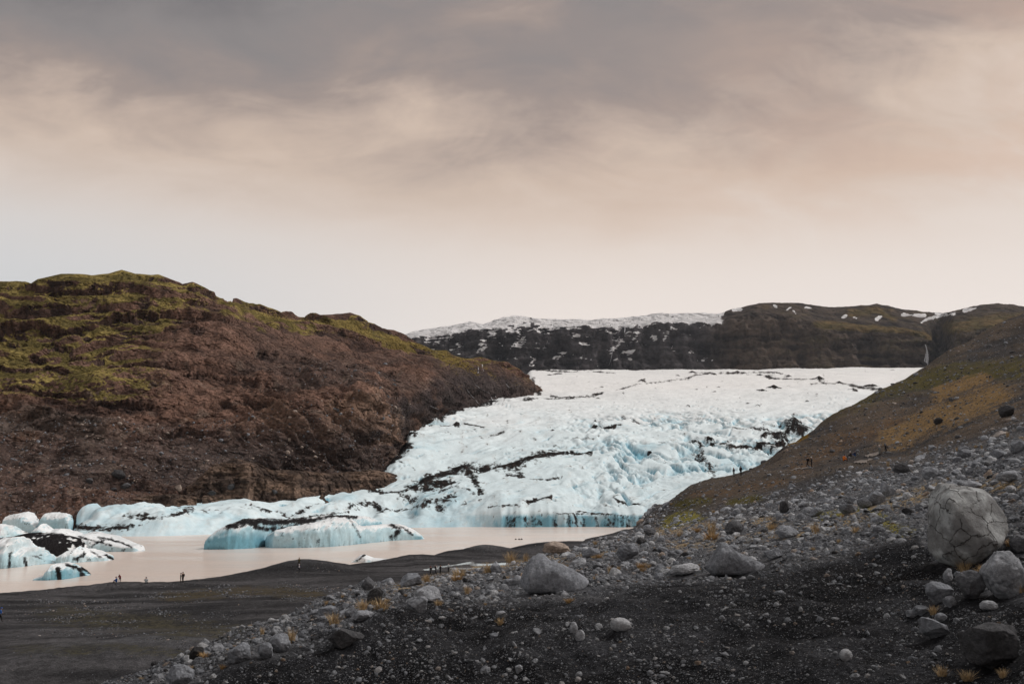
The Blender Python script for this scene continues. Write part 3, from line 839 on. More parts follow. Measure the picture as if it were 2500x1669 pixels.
rock = lerp(rock, (0.040, 0.030, 0.029), .75 * cl_wall)
rock = lerp(rock, (0.105, 0.074, 0.064), .75 * scree)
rock = lerp(rock, (0.058, 0.048, 0.050), .8 * sstep(stroke(hPX0, hPY0, [(940, 1060), (1000, 1020), (1120, 975), (1220, 960)], 90, 1.3) + .4 * big, .2, .6))
tan_ = np.maximum(stroke(hPX0, hPY0, [(800, 1045), (870, 1020), (925, 1050), (930, 1075)], 60, 1.2), .8 * stroke(hPX0, hPY0, [(650, 1030), (700, 1050)], 60, 1.2))
rock = lerp(rock, (0.26, 0.165, 0.118), .8 * sstep(tan_ + .6 * crag + .4 * crag2, .45, .85))
rock = lerp(rock, (0.120, 0.098, 0.086), .7 * sstep(stroke(hPX0, hPY0, [(-60, 1060), (100, 1050), (240, 1070)], 110, 1.4) + .6 * crag, .3, .8))
rock = lerp(rock, (0.120, 0.066, 0.042), .75 * sstep(fbm3(X / 32, Y / 32, Z / 24, 4, 93), .12, .42) * sstep(1100 - np.abs(hPY0 - 1040) * 6 + 60 * big, 500, 900))
rock = lerp(rock, (0.24, 0.18, 0.145), .6 * sstep(fbm3(X / 11, Y / 11, Z / 8, 4, 95), .22, .45) * (1 - up))
rock = lerp(rock, (0.075, 0.060, 0.056), .6 * talus)
mossc = lerp((0.125, 0.100, 0.038), (0.300, 0.232, 0.082), sstep(fbm3(X / 24, Y / 24, Z / 10, 4, 97), -.25, .35))
mossc = lerp(mossc, (0.235, 0.165, 0.050), .6 * sstep(hPX0, 640, 1100) * sstep(fuzz, -.2, .2) + .25 * far_moss)
link('hill', grid_mesh('hill', hP, rock, lay=layer(mossc, moss)), M_HILL, kind='structure', label='brown rocky hill with mossy green terraces above the glacier', cat='hill')


def hill_hit(px, py):
    PXn, PYn = project(hP[..., 0], hP[..., 1], hP[..., 2])
    d = (PXn - px) ** 2 + (PYn - py) ** 2 + (vv > .85) * 1e6
    return hP[np.unravel_index(d.argmin(), d.shape)]


# ------------------------------------------------------------------ far mountain
m_px = np.arange(900, 2760, 3.3)
m_v = np.concatenate([np.linspace(0, .84, 190), np.linspace(.85, 1, 14)])
M_RIDGE = [(900, 842), (950, 828), (1000, 815), (1060, 803), (1105, 796), (1150, 788), (1180, 796), (1210, 783), (1255, 772), (1280, 775), (1320, 781), (1400, 782), (1450, 783), (1530, 778), (1575, 772), (1615, 766), (1640, 768), (1700, 766), (1748, 770),
           (1765, 765), (1785, 757), (1810, 752), (1850, 743), (1865, 740), (1930, 741), (1960, 744), (1990, 750), (2030, 753), (2090, 751), (2140, 745), (2165, 750), (2205, 758), (2225, 760), (2262, 764), (2300, 767), (2330, 763), (2360, 755), (2395, 748), (2440, 745), (2475, 748), (2500, 753), (2760, 760)]
mr = np.array(M_RIDGE, float)
M_CLIFF = np.array([(900, 852), (1000, 828), (1150, 806), (1300, 800), (1500, 800), (1620, 792), (1700, 792), (1770, 785), (1840, 765), (1900, 772), (1990, 792), (2010, 802), (2080, 806), (2150, 810), (2220, 812), (2262, 826), (2285, 858), (2300, 850), (2318, 812), (2380, 806), (2500, 800), (2760, 800)], float)
ridge_y = np.interp(m_px, mr[:, 0], mr[:, 1]); cliff_y = np.maximum(np.interp(m_px, M_CLIFF[:, 0], M_CLIFF[:, 1]), ridge_y + 6)
notch = np.exp(-((m_px - 2290) / 18) ** 2)
right_hill = sstep(m_px, 2296, 2330)
base_D = 2930 - 260 * right_hill + 190 * notch
lin = lambda y, D: np.stack([m_px, y, D], -1)
mP = loft([lin(np.full_like(m_px, 925), base_D - 60), lin(np.full_like(m_px, 900), base_D), lin(.45 * 900 + .55 * cliff_y, base_D + 55), lin(cliff_y, base_D + 95 + 60 * notch),
           lin(.5 * cliff_y + .5 * ridge_y, base_D + 260), lin(ridge_y, base_D + 420 + 150 * sstep(m_px, 1900, 2000)), lin(ridge_y + 60, base_D + 1000)], m_px, m_v, [0, .06, .34, .60, .72, .84, 1])
mPX, mPY = project(mP[..., 0], mP[..., 1], mP[..., 2])
X, Y, Z = mP[..., 0], mP[..., 1], mP[..., 2]
mv = np.broadcast_to(m_v[None, :], X.shape)
face = 1 - sstep(mv, .58, .66)
but = fbm3(X / 70, Y / 160, Z / 260, 5, 3, ridged=True)
stra = fbm3(X / 160, Y / 160, Z / 18, 4, 5)
rough_m = fbm3(X / 55, Y / 55, Z / 45, 5, 9)
mdisp = (but * 40 + rough_m * 26 + stra * 16) * face + rough_m * 10 * (1 - face)
mP[..., 1] -= mdisp * sstep(mv, 0, .08) * (1 - sstep(mv, .80, .84))
mP[..., 2] += (rough_m * 6 + fbm3(X / 20, Y / 20, Z / 20, 3, 4) * 3) * (1 - .6 * sstep(mv, .80, .84)) * sstep(mv, .05, .2)
mN = grid_normals(mP); mN *= np.sign((mN * np.array([0, -1, .5])).sum(-1, keepdims=True))
rock = lerp((0.024, 0.024, 0.029), (0.085, 0.078, 0.082), sstep(rough_m + .6 * stra + .5 * but, -.4, .7))  # gully shading painted into the colour: darker recesses, paler buttresses
rock = lerp(rock, lerp((0.026, 0.022, 0.023), (0.105, 0.080, 0.064), sstep(.8 * stra + .5 * rough_m + .5 * but, -.4, .6)), sstep(mPX, 1690, 1800))  # browner rock on the right, same gully shading painted in
och = sstep(mPX, 1840, 1900) * sstep(stroke(mPX, mPY, [(1850, 745), (1870, 750)], 14) + stroke(mPX, mPY, [(1995, 795), (2100, 800), (2210, 808), (2262, 822)], 26, 1.6) * 1.4
                                   + stroke(mPX, mPY, [(2080, 765), (2140, 758), (2180, 775)], 24, 1.2) * .8 + stroke(mPX, mPY, [(2320, 800), (2380, 790), (2500, 780), (2700, 780)], 36, 1.3) * 1.2 + .45 * rough_m, .25, .7)
rock = lerp(rock, lerp((0.105, 0.080, 0.030), (0.150, 0.100, 0.042), sstep(rough_m, -.2, .3)), .9 * och)
rock = lerp(rock, (0.075, 0.062, 0.030), .5 * sstep(mPX, 1850, 1950) * sstep(rough_m + .8 * stra, .05, .4) * (1 - och))
hh = (mPY - np.interp(mPX, mr[:, 0], mr[:, 1])) / (905 - np.interp(mPX, mr[:, 0], mr[:, 1]))
sn = fbm2((mPX + 1.5 * mPY) / 34, (mPY - .3 * mPX) / 17, 5, 15, gain=.6) + .45 * fbm2(mPX / 75, mPY / 45, 2, 19)
leftness = 1 - sstep(mPX, 1730, 1790)
thr = np.interp(hh, [-1, .02, .10, .22, .36, .55, .8, 1], [-.60, -.22, -.08, .00, .06, .12, .21, .45]) + .10 * sstep(mPX, 1450, 1700)
sn = .75 * sn - .42 * fbm2((mPX + .55 * mPY) / 24, mPY / 90, 4, 23, ridged=True) * sstep(hh, .05, .3) + .08
snow = np.clip(.5 + (sn + .25 * (mN[..., 2] - .5) - thr) * 4.5, 0, 1) * leftness
snow = np.maximum(snow, sstep(stroke(mPX, mPY, [(1000, 820), (1100, 803), (1260, 780), (1400, 790), (1560, 782), (1610, 770)], 13, 1.0) + .9 * sn, .40, .60) * leftness)
for pl, w in [([(1765, 762), (1748, 785)], 6), ([(1790, 757), (1808, 754)], 5), ([(1890, 745), (1896, 748)], 3), ([(1920, 757), (1931, 749)], 5), ([(1937, 758), (1943, 765)], 3), ([(1966, 750), (1981, 753)], 3), ([(2057, 775), (2065, 771)], 4), ([(2083, 774), (2093, 777)], 3),
              ([(2140, 780), (2150, 772)], 5), ([(2205, 768), (2255, 772)], 5), ([(2250, 785), (2275, 776), (2330, 766)], 4), ([(2285, 766), (2310, 766)], 4), ([(2355, 758), (2392, 751)], 5), ([(1650, 776), (1712, 782)], 7)]:
    snow = np.maximum(snow, np.clip(.5 + (stroke(mPX, mPY, pl, w * 1.5, 1.2) + 1.1 * sn - .55) * 1.6, 0, 1) * (stroke(mPX, mPY, pl, w * 1.5, 1.2) > 0))
snow *= 1 - sstep(hh, .93, .98)
link('mountain', grid_mesh('mountain', mP, rock, lay=layer((0.90, 0.89, 0.90), snow)), M_MOUNT, kind='structure', label='far dark mountain wall streaked with snow behind the glacier', cat='mountain')

# ------------------------------------------------------------------ glacier
LC = {  # photo column: front distance, then (distance, photo row | (height,))
    100: (392, [(396, (-3,)), (440, (-3,)), (3050, (-3,))]),
    175: (393, [(396, (-1,)), (430, (-1,)), (455, (-3,)), (3050, (-3,))]),
    205: (393, [(397, 1278), (420, 1264), (440, 1262), (458, (-3,)), (3050, (-3,))]),
    300: (394, [(398, 1266), (425, 1252), (452, 1243), (475, (-2,)), (520, (-3,)), (3050, (-3,))]),
    420: (398, [(402, 1262), (430, 1250), (460, 1240), (485, (0,)), (520, (-3,)), (3050, (-3,))]),
    520: (410, [(414, 1272), (440, 1252), (470, 1237), (495, (3,)), (530, (-3,)), (3050, (-3,))]),
    640: (430, [(434, 1276), (460, 1254), (500, 1231), (525, (4,)), (560, (-3,)), (3050, (-3,))]),
    740: (448, [(452, 1272), (476, 1250), (515, 1222), (540, (8,)), (580, (0,)), (3050, (-3,))]),
    850: (470, [(474, 1272), (492, 1250), (520, 1226), (548, 1206), (560, 1203), (585, (10,)), (620, (0,)), (3050, (-3,))]),
    920: (478, [(482, 1266), (500, 1243), (525, 1218), (555, 1190), (580, 1172), (600, (20,)), (650, (5,)), (3050, (-3,))]),
    960: (482, [(486, 1262), (505, 1236), (528, 1212), (560, 1172), (595, 1140), (622, 1118), (650, (25,)), (700, (10,)), (3050, (0,))]),
    1000: (486, [(490, 1260), (510, 1232), (535, 1204), (570, 1160), (610, 1120), (660, 1085), (720, 1058), (760, 1052), (820, (45,)), (3050, (30,))]),
    1100: (492, [(496, 1256), (518, 1226), (545, 1190), (575, 1160), (600, 1142), (650, 1102), (730, 1050), (830, 1015), (880, 1008), (940, 1006), (1020, (75,)), (3050, (60,))]),
    1200: (494, [(498, 1254), (522, 1220), (550, 1184), (575, 1158), (600, 1142), (650, 1102), (740, 1050), (850, 1012), (960, 992), (1060, 984), (1120, 984), (1250, (95,)), (3050, (90,))]),
    1300: (498, [(502, 1252), (528, 1216), (560, 1174), (600, 1138), (650, 1104), (740, 1052), (870, 1008), (1050, 980), (1250, 966), (1500, 946), (2000, 922), (2600, 908), (2860, 905), (3050, (375,))]),
    1450: (498, [(502, 1251), (530, 1220), (565, 1178), (610, 1136), (660, 1100), (750, 1052), (900, 1004), (1150, 970), (1500, 944), (2000, 922), (2600, 908), (2860, 905), (3050, (375,))]),
    1560: (490, [(494, 1254), (525, 1226), (565, 1180), (615, 1136), (670, 1095), (760, 1050), (910, 1003), (1150, 968), (1500, 942), (2000, 921), (2600, 908), (2860, 905), (3050, (375,))]),
    1800: (480, [(484, 1262), (520, 1230), (570, 1176), (630, 1128), (690, 1086), (770, 1046), (920, 1000), (1150, 966), (1500, 940), (2000, 919), (2600, 907), (2860, 904), (3050, (375,))]),
    2100: (480, [(484, 1262), (520, 1230), (600, 1150), (700, 1078), (800, 1030), (950, 985), (1200, 950), (1500, 930), (2000, 913), (2600, 902), (2860, 900), (3050, (378,))]),
    2550: (480, [(484, 1262), (520, 1230), (600, 1150), (700, 1078), (800, 1025), (950, 975), (1200, 940), (1500, 922), (2000, 908), (2600, 899), (2860, 896), (3050, (382,))]),
}
l_px = np.concatenate([np.arange(100, 1000, 3.0), np.arange(1000, 2080, 2.5), np.arange(2080, 2550, 8.0)])
l_D = np.concatenate([np.arange(386, 560, .75), np.arange(560, 900, 1.8), np.geomspace(900, 3050, 190)])
l_cols = []
lk = sorted(LC)
frontD = np.array([LC[k][0] for k in lk], float)
l_f = np.interp(l_px, lk, frontD)
for k in lk:
    fD, e = LC[k]
    e = [(d - fD, s, d) for d, s in e]
    rel = np.array([-60, -1.2, 0.4] + [x[0] for x in e])
    zz = np.array([-3, -2.5, .2] + [(x[1][0] if isinstance(x[1], tuple) else CAMZ + slope_of(x[1]) * x[2]) for x in e])
    l_cols.append((rel, zz))
relgrid = np.concatenate([np.arange(-60, 160, .5), np.geomspace(160, 2700, 420)])
l_tab = np.stack([pchip(r, z, relgrid) for r, z in l_cols])
l_tab = pchip(np.array(lk, float), l_tab, l_px)                       # (cols, relgrid)
l_t = (l_px - CX) / F / 1.0113
lX = l_t[:, None] * l_D[None, :]
lY = np.broadcast_to(l_D[None, :], lX.shape).copy()
# the cliff at the water: split into buttresses
cliffz = np.exp(-((lY - l_f[:, None]) / 22) ** 2)
off = 3.2 * (.15 + .85 * sstep(np.broadcast_to(l_px[:, None], lX.shape), 1190, 1230)) * fbm2(lX / 11.0, np.full_like(lX, .3), 2, 5, ridged=True) + 10 * fbm2(lX / 46, np.full_like(lX, 1.3), 3, 6) + .5 * fbm2(lX / 3, lY / 30, 2, 7)
lPXc = np.broadcast_to(l_px[:, None], lX.shape)
rel = lY - l_f[:, None] + off * cliffz
soft_front = (1.0 + 2.2 * (1 - sstep(lPXc, 1060, 1230)) + 6.0 * sstep(fbm2(lX / 34, np.full_like(lX, 7.7), 3, 9), -.15, .35) * (1 - sstep(lPXc, 1040, 1220)) + .0 * lX)
hvar = 1 + .40 * fbm2(lX / 24, lY / 60, 3, 10) * np.exp(-(rel / 40) ** 2)
rel = np.where((rel > 0) & (rel < 60), np.where(rel < 4 * soft_front, rel / soft_front, np.maximum(4 + (rel - 4 * soft_front) * (56 / (60 - 4 * soft_front)), 4)), rel)
lZ = np.empty_like(lX)
for i in range(len(l_px)):
    lZ[i] = np.interp(rel[i], relgrid, l_tab[i])
lZ = np.where(lZ > 0, lZ * hvar, lZ)
lobe = np.exp(-(rel / 48) ** 2) * (1 - sstep(lPXc, 1120, 1235)) * sstep(rel, .5, 5)
lZ = lZ + lobe * (1.9 * fbm2(lX / 9, lY / 13, 4, 341) + 1.5 * fbm2(lX / 20, lY / 24, 3, 343, ridged=True) - .8)
lPX, lPY = project(lX, lY, lZ)
zone_fall = 1 - sstep(lY, 760, 1000)
zone_in = sstep(rel, 3, 26)
base_land = sstep(lZ, .5, 3.0)
a = math.radians(-35)                                                # ice flows towards the left front
fu = lX * math.cos(a) + lY * math.sin(a); fv = -lX * math.sin(a) + lY * math.cos(a)
wob1 = fbm2(lX / 60, lY / 60, 2, 2) * 14
rl = fbm2((fu + wob1) / 15, fv / 90, 3, 101, ridged=True)
hum = fbm2(lX / 44, lY / 50, 3, 111)
cre = fbm2((lX + .3 * lY + wob1) / 17, (lY - .5 * lX) / 42, 5, 121, ridged=True)
bill = fbm2((fu + wob1) / 26, fv / 62, 3, 131, ridged=True)
rightz = sstep(lPX, 1290, 1560) * sstep(lPY, 985, 1020) * zone_fall
lowleft = (1 - sstep(lPX, 1050, 1250)) * sstep(lPY, 1195, 1225)
und = fbm2(lX / 130, lY / 190, 4, 141) * sstep(lY, 700, 1100)
fine_l = fbm2(lX / 5.5, lY / 9, 4, 151)
pits = -np.clip(cre - .42, 0, 1) * 11 * rightz * sstep(fbm2(lX / 60, lY / 70, 2, 161), -.35, .1)
dz = zone_in * zone_fall * (rl * 1.3 * (1 + .6 * rightz) + hum * 3.4 + bill * 1.5 + fine_l * .22) + pits * zone_in + und * 6.0 \
    + sstep(lY, 650, 1000) * (bill * 1.0 + fbm2((fu) / 22, fv / 160, 3, 171, ridged=True) * 1.3 + fine_l * .35) + lowleft * (bill * 2.4 - .6) * sstep(rel, 1, 14) + fine_l * .12
# ragged margin under the hill
marg = np.exp(-((lPX - np.interp(lPY, [960, 985, 1010, 1050, 1110, 1160, 1205], [1310, 1220, 1110, 1015, 960, 930, 880])) / 55) ** 2) * sstep(lPY, 940, 980) * (1 - sstep(lPY, 1205, 1230))
dz = dz + marg * bill * 2.2
dz = dz * base_land
# terminal cliffs lean and crack
ck1 = sstep(fbm2((fu + 1.2 * wob1) / 12, fv / 55, 3, 331, ridged=True), .80, .93)
ck2 = sstep(fbm2((lX + 1.2 * wob1) / 38, (lY - .35 * lX) / 13, 3, 333, ridged=True), .80, .93) * sstep(fbm2(lX / 80, lY / 80, 2, 335), -.1, .25)
cracks = np.maximum(ck1 * sstep(fbm2(lX / 60, lY / 60, 2, 337), -.25, .2), ck2) * zone_in * (1 - sstep(lY, 900, 1250)) * base_land
lZ2 = lZ + dz - 2.4 * cracks
lZ2 = np.where(rel < 1.0, np.minimum(lZ2, lZ), lZ2)

dn = fbm2(lPX / 26, lPY / 10, 5, 201, gain=.6)
dn2 = fbm2(lPX / 9, lPY / 5, 4, 203, gain=.6)
dirt = np.zeros_like(lX)


def dline(pts, w, amt=1.0, asp=1.6, thr=.30, k=.9):
    global dirt
    s = stroke(lPX, lPY, pts, w, asp)
    dirt = np.maximum(dirt, .80 * np.clip(.5 + (s + k * (.6 * dn + .6 * dn2) - thr - .20) * 1.3, 0, 1) * (.45 + .55 * amt) * sstep(s, 0, .15))


dline([(1008, 1192), (1050, 1172), (1090, 1158), (1130, 1146), (1180, 1146), (1240, 1146), (1290, 1128), (1345, 1114)], 36, 1.0, 1.8, .26)
dline([(1040, 1190), (1090, 1185)], 24, 1.0, 1.4, .30)
dline([(1140, 1150), (1155, 1175), (1170, 1205)], 20, 1.0, .8, .32)
dline([(1345, 1114), (1400, 1106), (1440, 1112)], 16, 1.0, 1.6, .32)
dline([(1240, 1165), (1280, 1172), (1260, 1150)], 22, .9, 1.6, .45)
dline([(900, 1203), (980, 1202), (1060, 1196), (1110, 1186)], 22, .95, 2.0, .36)
dline([(860, 1240), (940, 1237), (1030, 1240), (1090, 1230)], 28, .75, 1.8, .40)
dline([(980, 1215), (1040, 1225), (1080, 1245)], 26, .55, 1.4, .45)
dline([(1085, 1228), (1110, 1226)], 12, 1, 1.2, .3)
dline([(1060, 1210), (1100, 1200), (1160, 1212)], 16, .8, 1.6, .45)
dline([(1290, 1226), (1345, 1218)], 14, 1, 2.2, .35)
dline([(1195, 1238), (1260, 1232)], 12, .9, 2.2, .45)
dline([(1300, 1255), (1400, 1253), (1500, 1255)], 14, .75, 2.0, .45)
dline([(1410, 1248), (1495, 1255), (1540, 1262)], 12, .9, 2.4, .40)
dline([(1500, 1225), (1570, 1232)], 12, .9, 2.0, .42)
dline([(1290, 1176), (1340, 1180), (1372, 1174)], 7, .6, 1.5, .38)
dline([(1695, 1078), (1720, 1095), (1750, 1085), (1765, 1088)], 18, 1, 1.2, .30)
dline([(1700, 1110), (1725, 1125), (1735, 1150), (1745, 1168)], 30, .8, .8, .52)
dline([(1780, 1096), (1840, 1092), (1880, 1085), (1910, 1080)], 17, 1.0, 1.8, .25)
dline([(1862, 1066), (1900, 1066), (1945, 1048), (1960, 1062)], 15, 1.0, 1.2, .34)
dline([(1840, 1098), (1870, 1105), (1930, 1080)], 13, .7, 1.2, .42)
dline([(1790, 1050), (1830, 1052), (1880, 1058)], 11, 1, 1.8, .40)
dline([(1610, 1080), (1650, 1086)], 8, .8, 1.5, .5)
dline([(1450, 1048), (1480, 1052), (1515, 1046)], 9, 1, 1.8, .28)
dline([(1520, 1020), (1560, 1035)], 16, .5, 1.2, .5)
dline([(1400, 1075), (1460, 1072)], 16, .5, 1.8, .52)
dline([(1350, 1090), (1420, 1094)], 9, .6, 2.2, .45)
dline([(1310, 905), (1420, 908), (1500, 912)], 10, 1, 1.8, .42)
dline([(1340, 915), (1370, 914)], 9, 1, 1.8, .3)
dline([(1495, 957), (1560, 942), (1640, 930), (1700, 918), (1740, 912)], 13, 1, 2.0, .56)
dline([(1345, 968), (1400, 972), (1470, 962)], 14, 1, 1.8, .46)
dline([(1270, 985), (1330, 976), (1400, 975)], 12, .9, 1.8, .48)
dline([(1700, 912), (1790, 912), (1900, 912), (1925, 920)], 15, 1, 1.8, .56)
dline([(1850, 915), (1900, 925), (2000, 930), (2010, 935)], 15, 1, 1.8, .50)
dline([(1980, 938), (2060, 942), (2110, 948), (2150, 950)], 14, 1, 1.8, .48)
dline([(2080, 955), (2090, 957)], 9, 1, 1.6, .3)
dline([(1300, 925), (1310, 950), (1315, 962)], 14, .9, 1, .45)
dline([(1050, 1040), (1120, 1045)], 16, .9, 1.6, .50)
dline([(1110, 1035), (1180, 1050)], 10, 1, 1.6, .50)
dline([(1160, 1055), (1180, 1075), (1230, 1062)], 12, .7, 1.4, .55)
dline([(900, 1095), (930, 1108), (965, 1118), (985, 1100)], 30, 1, 1.2, .12)
dline([(880, 1130), (930, 1135), (960, 1128)], 22, 1, 1.4, .15)
dline([(975, 1140), (1010, 1150)], 12, .7, 1.2, .5)
dline([(300, 1260), (390, 1265), (470, 1250)], 18, .8, 1.6, .45)
dline([(160, 1285), (240, 1290), (320, 1285)], 26, .85, 1.4, .33)
dline([(600, 1245), (700, 1258), (800, 1232)], 14, .8, 2.0, .45)
dline([(420, 1240), (520, 1255)], 10, .7, 2.0, .5)
dline([(640, 1275), (760, 1262), (850, 1252)], 12, .8, 2.0, .42)
general = np.clip(.5 + (dn + .6 * dn2 - .55) * 1.2, 0, .62) * sstep(lPX, 950, 1100)
dirt = np.maximum(dirt, general)
dirt = np.maximum(dirt, .75 * sstep(marg + .6 * dn, .75, 1.05))
# thin soiled seams along the flow
seam = sstep(fbm2(fu / 9 + wob1 / 9, fv / 120, 4, 231, ridged=True), .70, .86) * sstep(dn, -.2, .15) * zone_fall
dirt = np.maximum(dirt, .47 * seam)
# dirt cones: debris-covered pyramids of ice
cones = [(1140, 1150, 60, 15), (1945, 1050, 80, 20), (1900, 1068, 60, 9), (1567, 936, 26, 8), (1890, 953, 34, 9), (1860, 959, 26, 4), (1680, 994, 16, 5), (1755, 943, 14, 4), (1970, 976, 14, 5), (1825, 989, 16, 3), (1850, 996, 12, 3), (1600, 953, 9, 3),
         (1410, 907, 12, 4), (1460, 973, 16, 4), (1390, 972, 14, 4), (1690, 912, 24, 6), (1655, 920, 16, 4), (2000, 929, 26, 7), (1925, 921, 22, 6), (2050, 938, 28, 5), (2130, 945, 34, 7), (2085, 956, 22, 4), (1745, 916, 20, 5), (1800, 911, 24, 4),
         (1450, 1050, 18, 6), (1452, 1038, 8, 5), (1115, 1042, 22, 6), (1735, 1075, 22, 6), (1715, 1130, 20, 6), (1270, 978, 20, 4), (1360, 914, 22, 5), (1470, 947, 12, 3), (1455, 949, 8, 3), (1745, 960, 14, 3), (1700, 958, 16, 3), (1585, 1104, 12, 3), (1350, 1056, 12, 3)]
visl = lPY <= np.minimum.accumulate(np.concatenate([np.full((len(l_px), 1), 1e9), lPY[:, :-1]], 1), 1) + 2
for cpx, cpy, w, h in cones:
    dd = (lPX - cpx) ** 2 + (lPY - cpy) ** 2 * 4 + (~visl) * 1e6
    i, j = np.unravel_index(dd.argmin(), dd.shape)
    R = w / 2 * lY[i, j] / F
    r = np.hypot((lX - lX[i, j]) / R, (lY - lY[i, j]) / (R * 2.2)) + .25 * fine_l
    lZ2 = lZ2 + h * lY[i, j] / F * np.clip(1 - r, 0, 1) ** .9
    dirt = np.maximum(dirt, np.clip(.5 + (.85 - r + .7 * dn2 + .4 * dn) * 1.3, 0, .8) * (.82 if w > 50 else 1))
lP = np.stack([lX, lY, lZ2], -1)
lN = grid_normals(lP); lN *= np.sign(lN[..., 2:3] + 1e-6)
# blue where solid ice is laid bare: cliffs, crevasse walls, scoured hollows
lap = lZ2 - (np.roll(lZ2, 4, 0) + np.roll(lZ2, -4, 0) + np.roll(lZ2, 5, 1) + np.roll(lZ2, -5, 1)) / 4
steep = 1 - lN[..., 2]
scour = sstep(fbm2(fu / 34, fv / 90, 4, 301), .05, .45)
crackl = sstep(fbm2((fu + .6 * wob1) / 8, fv / 40, 3, 321, ridged=True), .62, .9) * zone_fall
blue = np.clip(.50 * cracks + .10 * crackl + .26 * zone_fall * sstep(-rl, -.35, .35) * sstep(fbm2(lX / 90, lY / 90, 2, 323), -.4, .2) + .85 * sstep(steep, .30, .75) * sstep(-lap + .3, 0, .8) + .62 * sstep(-pits, .6, 3.5) + .35 * scour * zone_fall + .50 * lowleft * sstep(hum, -.2, .4), 0, 1)
facez = sstep(6.8 - lZ2, 0, 2.0) * (1 - sstep(rel, 2, 10))
colm = fbm2(lX / 5.0, lZ2 / 9, 3, 311)
blue = np.maximum(blue, facez * np.clip((.30 + .62 * sstep(lPX, 1205, 1235) + .3 * np.exp(-((lPX - 1165) / 45) ** 2)) * (1 + .9 * colm) - .25 * sstep(fbm2(lX / 40, lX * 0, 2, 312), .0, .4) * (1 - sstep(lPX, 1190, 1230)), 0, 1))
dirt = np.maximum(dirt, facez * sstep(lPX, 1205, 1240) * np.clip(.25 + .6 * fbm2(lX / 7.0, lZ2 / 30, 3, 313, ridged=True) - .2, 0, .6))
tongue = (1 - sstep(lPX, 820, 1010)) * (1 - sstep(rel, 14, 34))
blue = np.maximum(blue, .66 * tongue * sstep(hum + .4 * fine_l + 1.2 * fbm2(lX / 30, lY / 30, 3, 315), -.35, .45))
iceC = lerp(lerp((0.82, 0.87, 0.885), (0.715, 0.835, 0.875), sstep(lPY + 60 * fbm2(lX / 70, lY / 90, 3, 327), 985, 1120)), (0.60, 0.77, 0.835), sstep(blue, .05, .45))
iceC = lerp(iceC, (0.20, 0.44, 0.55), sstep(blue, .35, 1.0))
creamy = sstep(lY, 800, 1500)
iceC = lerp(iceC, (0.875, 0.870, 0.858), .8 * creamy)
iceC = lerp(iceC, (0.55, 0.53, 0.50), .30 * sstep(dn, .12, .40) * zone_fall)
dirtC = lerp((0.016, 0.015, 0.015), (0.050, 0.038, 0.034), sstep(dn2, -.1, .5))
keep_l = (np.maximum(np.maximum(lZ2[:-1, :-1], lZ2[1:, :-1]), np.maximum(lZ2[:-1, 1:], lZ2[1:, 1:])) > -2.2)
link('glacier', grid_mesh('glacier', lP, iceC, keep_l, lay=layer(dirtC, dirt)), M_ICE, kind='structure', label='white glacier tongue with black debris bands flowing down to the lagoon', cat='glacier')

